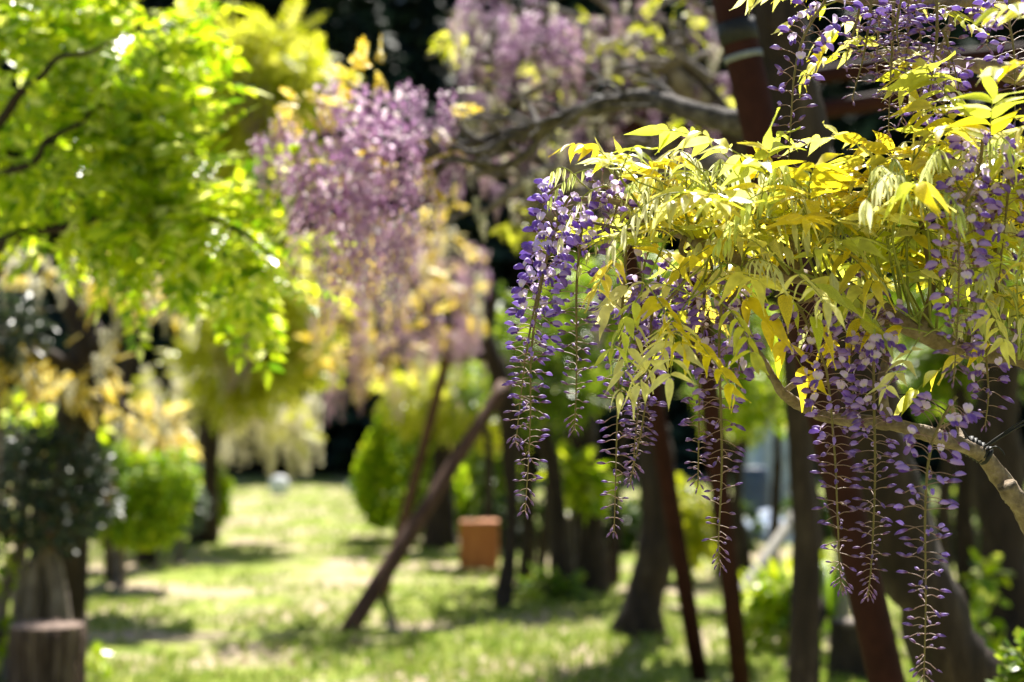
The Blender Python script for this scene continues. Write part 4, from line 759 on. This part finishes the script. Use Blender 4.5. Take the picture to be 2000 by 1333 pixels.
# main vine
root = Vector((1.15, 2.3, 0))
main = Vine(thing('wisteria_vine', root, 'golden leaved wisteria vine with long violet flower chains arching from a bare branch', 'vine'))
arch = [(2040, 1080), (2000, 1002), (1969, 953), (1925, 896), (1885, 873), (1809, 847), (1751, 831), (1689, 824), (1618, 816), (1564, 793), (1529, 767), (1508, 735), (1480, 690), (1440, 640), (1400, 580)]
main.branch([root - Vector((0, 0, .08)), root + Vector((.06, 0, .35)), root + Vector((.0, -.05, .7)), P(2090, 1200, 2.1), P(2050, 1090, 2.05), P(2000, 1002, 2.0), P(1965, 948, 1.98)], [.03, .026, .023, .02, .017, .014, .0125], name='trunk', gnarl=.2)
main.branch([P(x, y, 2.0 + .02 * math.sin(i)) for i, (x, y) in enumerate(arch)], [.0155, .0150, .0135, .0115, .0110, .0105, .0098, .0092, .0085, .0078, .007, .006, .005, .004, .003])
main.branch([P(1969, 953, 2.0), P(2000, 985, 2.02), P(2050, 1010, 2.05)], [.011, .010, .009])
inner = [(2080, 730), (1985, 700), (1894, 684), (1800, 652), (1720, 605), (1640, 560), (1560, 540), (1480, 520), (1420, 500), (1374, 481), (1340, 458), (1270, 437), (1236, 409), (1190, 392), (1120, 388)]
main.branch([root + Vector((.02, -.03, .55)), root + Vector((.15, -.05, .9)), P(2120, 850, 2.08), P(2080, 760, 2.05)] + [P(x, y, 2.02 + .03 * math.sin(i * 1.3)) for i, (x, y) in enumerate(inner)], [.02, .018, .016, .014, .014, .0135, .013, .0125, .0125, .012, .0115, .011, .0105, .0095, .009, .008, .006, .0045, .003])
for pts, r in (([(1720, 605), (1735, 680), (1722, 740), (1730, 800), (1740, 829)], [.007, .0065, .006, .006]), ([(1529, 767), (1560, 748), (1600, 752), (1640, 740)], [.005, .004, .003]), ([(1340, 458), (1330, 490), (1350, 510), (1330, 560), (1290, 600)], [.004, .003, .002]), ([(1894, 684), (1940, 600), (1950, 480), (1930, 350), (1920, 260)], [.007, .006, .005, .004, .003]),
               ([(1270, 437), (1230, 450), (1200, 445), (1136, 430)], [.0035, .003, .002]), ([(1800, 652), (1820, 560), (1800, 440), (1790, 340), (1800, 260)], [.006, .005, .004, .003, .002]), ([(1560, 540), (1540, 450), (1500, 380), (1480, 320)], [.005, .004, .003, .002]), ([(1420, 500), (1400, 420), (1350, 350)], [.004, .003, .002]),
               ([(1885, 873), (1870, 830), (1858, 790)], [.004, .003]), ([(1640, 560), (1600, 580), (1557, 592)], [.004, .0025]), ([(1480, 520), (1440, 570), (1405, 610)], [.004, .0025]), ([(1374, 481), (1390, 520), (1378, 560)], [.003, .002]), ([(1720, 605), (1712, 600)], [.003, .002]), ([(1270, 437), (1235, 470), (1222, 495)], [.003, .002])):
    main.branch([P(x, y, 2.01 + R(-.03, .03)) for x, y in pts], r, name='twig', gnarl=.1, sides=7)
# shoots and leaves
def outline(x, pts): return float(np.interp(x, [p[0] for p in pts], [p[1] for p in pts]))
TOPL = [(1100, 375), (1130, 345), (1230, 318), (1330, 300), (1420, 290), (1480, 285), (1560, 300), (1620, 325), (1690, 300), (1740, 275), (1850, 225), (1930, 185), (2040, 160)]
BOTL = [(1180, 430), (1230, 520), (1300, 560), (1390, 560), (1480, 580), (1560, 560), (1700, 540), (1800, 600), (1900, 620), (2040, 640)]
ip = spline([P(x, y, 2.02) for x, y in inner], 120)
def shoot(sx, tx, ty, td, nl, young_p, sd, Lpx=(150, 215)):
    rng = np.random.RandomState(sd); s = ip[np.argmin(np.abs((ip[:, 0] / ip[:, 1]) - (sx - 1000) * PX))]; e = np.array(P(tx, ty, td)); m = (s + e) / 2 + np.array([rng.normal(0, .02), rng.normal(0, .03), rng.uniform(.0, .05)])
    path = spline([s, m, e], 14); main.branch(path[::2], [.0022, .0018, .0011], name='shoot', mat='shoot', gnarl=0, sides=6)
    T = np.gradient(path, axis=0)
    for k in range(nl):
        q = .35 + .65 * (k + rng.uniform(.2, .9)) / nl; i = min(int(q * 13), 13); t = T[i] / np.linalg.norm(T[i]); a = k * 2.4 + rng.uniform(-.5, .5)
        side = np.array([math.cos(a) if tx > 1290 else max(-.25, math.cos(a)), math.sin(a) * .8, 0]); yv = 1.0 if rng.uniform() < young_p * (0.4 + q) else (0.15 if rng.uniform() < .3 else 0.0)
        main.leaf(path[i], t * .35 + side * .75 + np.array([0, 0, rng.uniform(-.1, .75)]) * (1.3 if yv > .5 else 1), rng.uniform(*Lpx) * PX * 2.0 * (.72 if yv > .5 else 1) * (.62 if tx < 1300 and ty < 480 else 1.04), yv, rng)
sd = 100
for k in range(40):
    tx = 1205 + 820 * (k + R(.1, .9)) / 40; yt, yb = outline(tx, TOPL) + 25, outline(tx, BOTL); q = (k * .618) % 1.0
    ty = yt + (yb - yt) * q ** 1.25; td = 2.0 + R(-.17, .16) - (.1 if tx > 1750 else 0) * R(0, 1.3); sd += 1
    shoot(min(tx + R(-40, 130), 2070), tx, ty, td, 5 if q < .5 else 4, .5 if q < .35 else .22, sd)
for tx, ty, n_, yp in ((1128, 352, 2, .8), (1160, 335, 2, .6), (1185, 365, 2, .6), (1215, 345, 3, .6), (1250, 540, 2, .3), (1290, 590, 2, .2), (1330, 600, 2, .2), (1215, 470, 2, .3), (1400, 590, 3, .5), (1440, 560, 3, .5), (1780, 620, 2, .4), (1800, 660, 2, .4), (1930, 540, 3, .4), (1960, 620, 3, .5), (1560, 590, 2, .3), (1330, 300, 2, 1), (1440, 290, 2, .8), (1990, 660, 2, .3)):
    sd += 1; shoot(tx + 60, tx, ty, 1.95 + R(-.1, .05), n_, yp, sd, (170, 220))
for tx, ty, n_, yp in ((1700, 300, 3, .6), (1745, 285, 3, .4), (1790, 262, 3, .4), (1830, 290, 3, .5), (1870, 295, 3, .4), (1915, 290, 3, .3), (1955, 275, 3, .4), (1995, 270, 3, .4), (1940, 300, 3, .3), (1850, 320, 3, .3), (1780, 330, 3, .3), (1900, 310, 3, .4), (1965, 300, 3, .3), (2000, 420, 3, .4)):
    sd += 1; shoot(min(tx + R(-30, 50), 2070), tx, ty, 1.86 + R(-.06, .1), n_, yp, sd, (160, 210))
for sx, tx, ty, L_, dirs in ((1330, 1262, 555, 135, ((-.3, -.3, -.5), (.2, -.4, -.3))), (1380, 1322, 620, 150, ((-.3, -.3, -.35), (.3, -.2, -.3), (-.1, -.5, -.2))), (1330, 1250, 600, 120, ((-.2, -.3, -.5),)), (1300, 1222, 490, 120, ((-.3, -.4, -.2),)), (1440, 1400, 585, 120, ((.2, -.4, -.3),)), (1840, 1795, 660, 120, ((-.4, -.3, -.3),)), (1930, 1905, 560, 120, ((.1, -.4, -.4),))):
    sd += 1; shoot(sx, tx, ty, 1.93, 0, 0, sd)
    for k, dv in enumerate(dirs): main.leaf(np.array(P(tx, ty, 1.93)), dv, L_ * R(.95, 1.1) * PX * 2, 0.0 if k else .15, np.random.RandomState(sd * 7 + k))
main.build_leaves()
# violet flower chains, photo pixels from top to tip
for i, (pts, d, o_, h_, gap, wd) in enumerate((
    ([(1112, 385), (1100, 410), (1065, 520), (1035, 640), (1025, 700), (1010, 862)], 2.0, .40, .62, 4.6, 1.05), ([(1100, 400), (1085, 440), (1060, 540), (1040, 680), (1035, 830), (1024, 998)], 1.98, .33, .5, 5.2, 1.05),
    ([(1140, 425), (1136, 445), (1128, 560), (1125, 700), (1122, 838)], 2.0, .2, .36, 5.6, 1), ([(1222, 485), (1222, 500), (1214, 600), (1211, 700), (1205, 880), (1198, 1036)], 1.99, .24, .42, 5.6, 1), ([(1285, 540), (1275, 620), (1268, 690), (1253, 835), (1233, 943)], 2.02, .22, .55, 4.4, .95),
    ([(1250, 560), (1243, 650), (1247, 780), (1236, 922)], 2.04, .25, .6, 5, .9), ([(1378, 545), (1372, 640), (1367, 735), (1365, 852), (1363, 951)], 2.02, .3, .5, 5.2, .9), ([(1408, 590), (1408, 630), (1405, 690), (1409, 900), (1403, 1060), (1408, 1110)], 1.97, .26, .42, 6.0, 1.1),
    ([(1545, 588), (1565, 610), (1604, 696), (1618, 745), (1631, 896), (1640, 1118), (1649, 1155)], 1.93, .4, .5, 4.8, 1.15), ([(1715, 592), (1708, 640), (1707, 740), (1709, 918), (1702, 1087), (1696, 1164)], 1.95, .36, .48, 4.8, 1.05), ([(1868, 775), (1858, 790), (1820, 869), (1807, 989), (1808, 1185), (1804, 1345)], 1.86, .22, .5, 5.8, 1.25),
    ([(1920, 250), (1908, 335), (1881, 419), (1872, 529), (1862, 736)], 1.82, .62, .8, 4.8, 1.2), ([(1985, 285), (1972, 340), (1965, 420), (1952, 540)], 1.85, .7, .9, 5.5, 1.1), ([(1690, 560), (1672, 610), (1662, 700), (1668, 800)], 1.98, .7, .9, 4.5, 1.0), ([(1150, 352), (1190, 372), (1205, 400), (1190, 450)], 2.0, .9, 1.0, 4.2, .9), ([(1100, 360), (1072, 378), (1058, 410)], 2.01, .9, 1.0, 6, .8),
    ([(1330, 520), (1322, 600), (1330, 640)], 2.08, .8, .9, 6, .9), ([(1450, 560), (1448, 640), (1440, 760)], 2.05, .7, .9, 6, .9), ([(1940, 610), (1930, 700), (1925, 830)], 1.98, .6, .8, 5.5, 1))):
    raceme(main, pts, d, o_, h_, 300 + i, gap, wd)
build_florets(main)

# upper vine hanging into the picture from above
root = Vector((1.75, 2.6, 0))
upper = Vine(thing('wisteria_vine', root, 'wisteria vine with dark budded flower chains hanging from an overhead branch', 'vine'))
upper.branch([root - Vector((0, 0, .08)), root + Vector((.1, 0, .7)), root + Vector((0, 0, 1.3)), P(2300, 250, 2.35), P(2120, 170, 2.25), P(2000, 148, 2.2), P(1930, 132, 2.2), P(1880, 126, 2.2), P(1830, 108, 2.2), P(1760, 100, 2.22), P(1700, 108, 2.22)], [.035, .03, .026, .022, .018, .0135, .0125, .0115, .010, .007, .004], gnarl=.2)
upper.branch([P(2300, 250, 2.35), P(2200, 60, 2.2), P(2060, -10, 2.1), P(1960, -8, 2.08), P(1860, 4, 2.08), P(1760, -4, 2.08), P(1680, 2, 2.08), P(1612, -12, 2.06), P(1560, -40, 2.06)], [.022, .018, .014, .012, .010, .009, .007, .005, .003], gnarl=.16)
for pts, r in (([(2060, 20), (1990, 28), (1910, 30), (1860, 48), (1836, 66)], [.006, .005, .004, .003]), ([(1960, -8), (1968, 2), (1969, 12)], [.003, .002]), ([(1830, 108), (1850, 70), (1862, 10)], [.004, .003])): upper.branch([P(x, y, 2.12) for x, y in pts], r, name='twig', sides=7, gnarl=.1)
rng = np.random.RandomState(5)
def upper_leaf(x, y, d, dx, dz, L, yv): upper.leaf(np.array(P(x, y, d)), (dx, rng.uniform(-.5, .3), dz), L * PX * 2, yv, rng)
for x, y, dx, dz in ((1620, -20, -1, .1), (1640, 0, -.8, -.2), (1600, -30, -1, .3), (1690, 0, .6, .1), (1720, 4, -.5, -.2), (1760, 0, .7, .2), (1800, 4, .3, -.1), (1690, 100, -.9, .2), (1740, 102, -.5, .4), (1660, 30, -.4, -.3), (1820, 0, .9, .3), (1770, 90, .3, -.3), (1870, 0, .4, .2), (1720, 110, .2, -.2), (1605, 0, -.7, .1), (1800, 100, -.3, -.3)): upper_leaf(x, y, 2.12 + R(-.04, .12), dx, dz, R(100, 150), 0.0 if R(0, 1) < .7 else .15)
for x, y, d, dx, dz in ((2090, 20, 1.6, -1, .25), (2100, 150, 1.6, -1, .5)): upper_leaf(x, y, d, dx, dz, 130, .15)
upper.branch([P(2200, 60, 2.2), P(2160, 60, 1.9), P(2090, 90, 1.65), P(2060, 60, 1.6), P(2060, 20, 1.6)], [.008, .006, .004, .003, .002], name='shoot', mat='shoot', gnarl=0, sides=6); upper.branch([P(2090, 90, 1.65), P(2078, 150, 1.6), P(2060, 230, 1.7)], [.003, .002, .002], name='shoot', mat='shoot', gnarl=0, sides=6)
upper.build_leaves(24)
for i, (pts, d, o_, h_, gap, wd) in enumerate((
    ([(1622, -18), (1612, 0), (1572, 70), (1552, 146), (1544, 238), (1537, 360)], 2.02, .34, .62, 6.6, 1.15), ([(1680, -10), (1676, 30), (1660, 90), (1650, 128)], 2.08, 0, .1, 6, .8), ([(1702, -6), (1698, 40), (1686, 112), (1664, 197)], 2.06, 0, .15, 6, .95), ([(1746, -10), (1744, 60), (1740, 140), (1735, 260)], 2.04, 0, .25, 4.6, 1.05),
    ([(1775, -10), (1773, 60), (1768, 140), (1760, 240)], 2.06, 0, .25, 4.6, 1.05), ([(1830, -10), (1829, 60), (1826, 112), (1816, 174), (1794, 228)], 2.04, .05, .2, 5.4, 1), ([(1840, 60), (1852, 90), (1862, 125), (1877, 208)], 2.04, 0, .1, 7, .8), ([(1968, -10), (1972, 30), (1978, 98), (1984, 235)], 1.95, .3, .6, 5.6, 1.15),
    ([(1852, 108), (1850, 150), (1838, 240)], 2.16, .85, 1, 4.8, 1), ([(1806, 102), (1800, 150), (1796, 230)], 2.18, .5, .9, 5, .9), ([(1720, 0), (1716, 60), (1712, 150)], 2.12, 0, .3, 5, .9), ([(1800, 0), (1798, 60), (1790, 130)], 2.1, .05, .3, 5, .9), ([(1760, -5), (1752, 50), (1756, 100)], 2.0, 0, .5, 5, .8), ([(1930, 0), (1925, 40), (1928, 90)], 2.1, .6, .9, 5.5, .9))):
    raceme(upper, pts, d, o_, h_, 500 + i, gap, wd)
build_florets(upper)

# tie wire on the arching branch
c = P(1908, 880, 2.0); q = (P(1885, 873, 2.0) - P(1925, 896, 2.0)).normalized(); t = thing('tie_wire', c, 'black wires bound round the bare arching branch of the golden leaved vine', 'wire')
for k in range(6): 
    a = c + q * (.006 * (k - 2.5)); link('coil', np_mesh('coil', *tube(np.array([a - q * .0035, a, a + q * .0035]), [.0125, .0145 + R(0, .001), .0125], 14)), t, M['black'])
for e, m in (((2080, 800), (1955, 850)), ((2080, 812), (1960, 852)), ((2080, 790), (1950, 858))): tube_obj('wire', [c + Vector((.008, -.012, .006)), P(m[0], m[1], 1.985), P(2000, (m[1] + e[1]) / 2 - 2, 1.99), P(*e, 2.02)], [.0014, .0012, .0012], M['black'], t, 24, 6)
tube_obj('wire', [c + Vector((.01, -.014, 0)), P(1945, 873, 1.97), P(1958, 882, 1.97), P(1962, 890, 1.97)], [.0013, .001], M['black'], t, 14, 6)
tube_obj('wire', [c + Vector((-.01, -.012, .01)), P(1850, 805, 1.99), P(1790, 776, 1.99), P(1740, 772, 1.99), P(1690, 784, 2.0)], [.0012, .001], M['black'], t, 24, 6)

for o in list(bpy.data.objects):
    if '_w' in o: del o['_w']
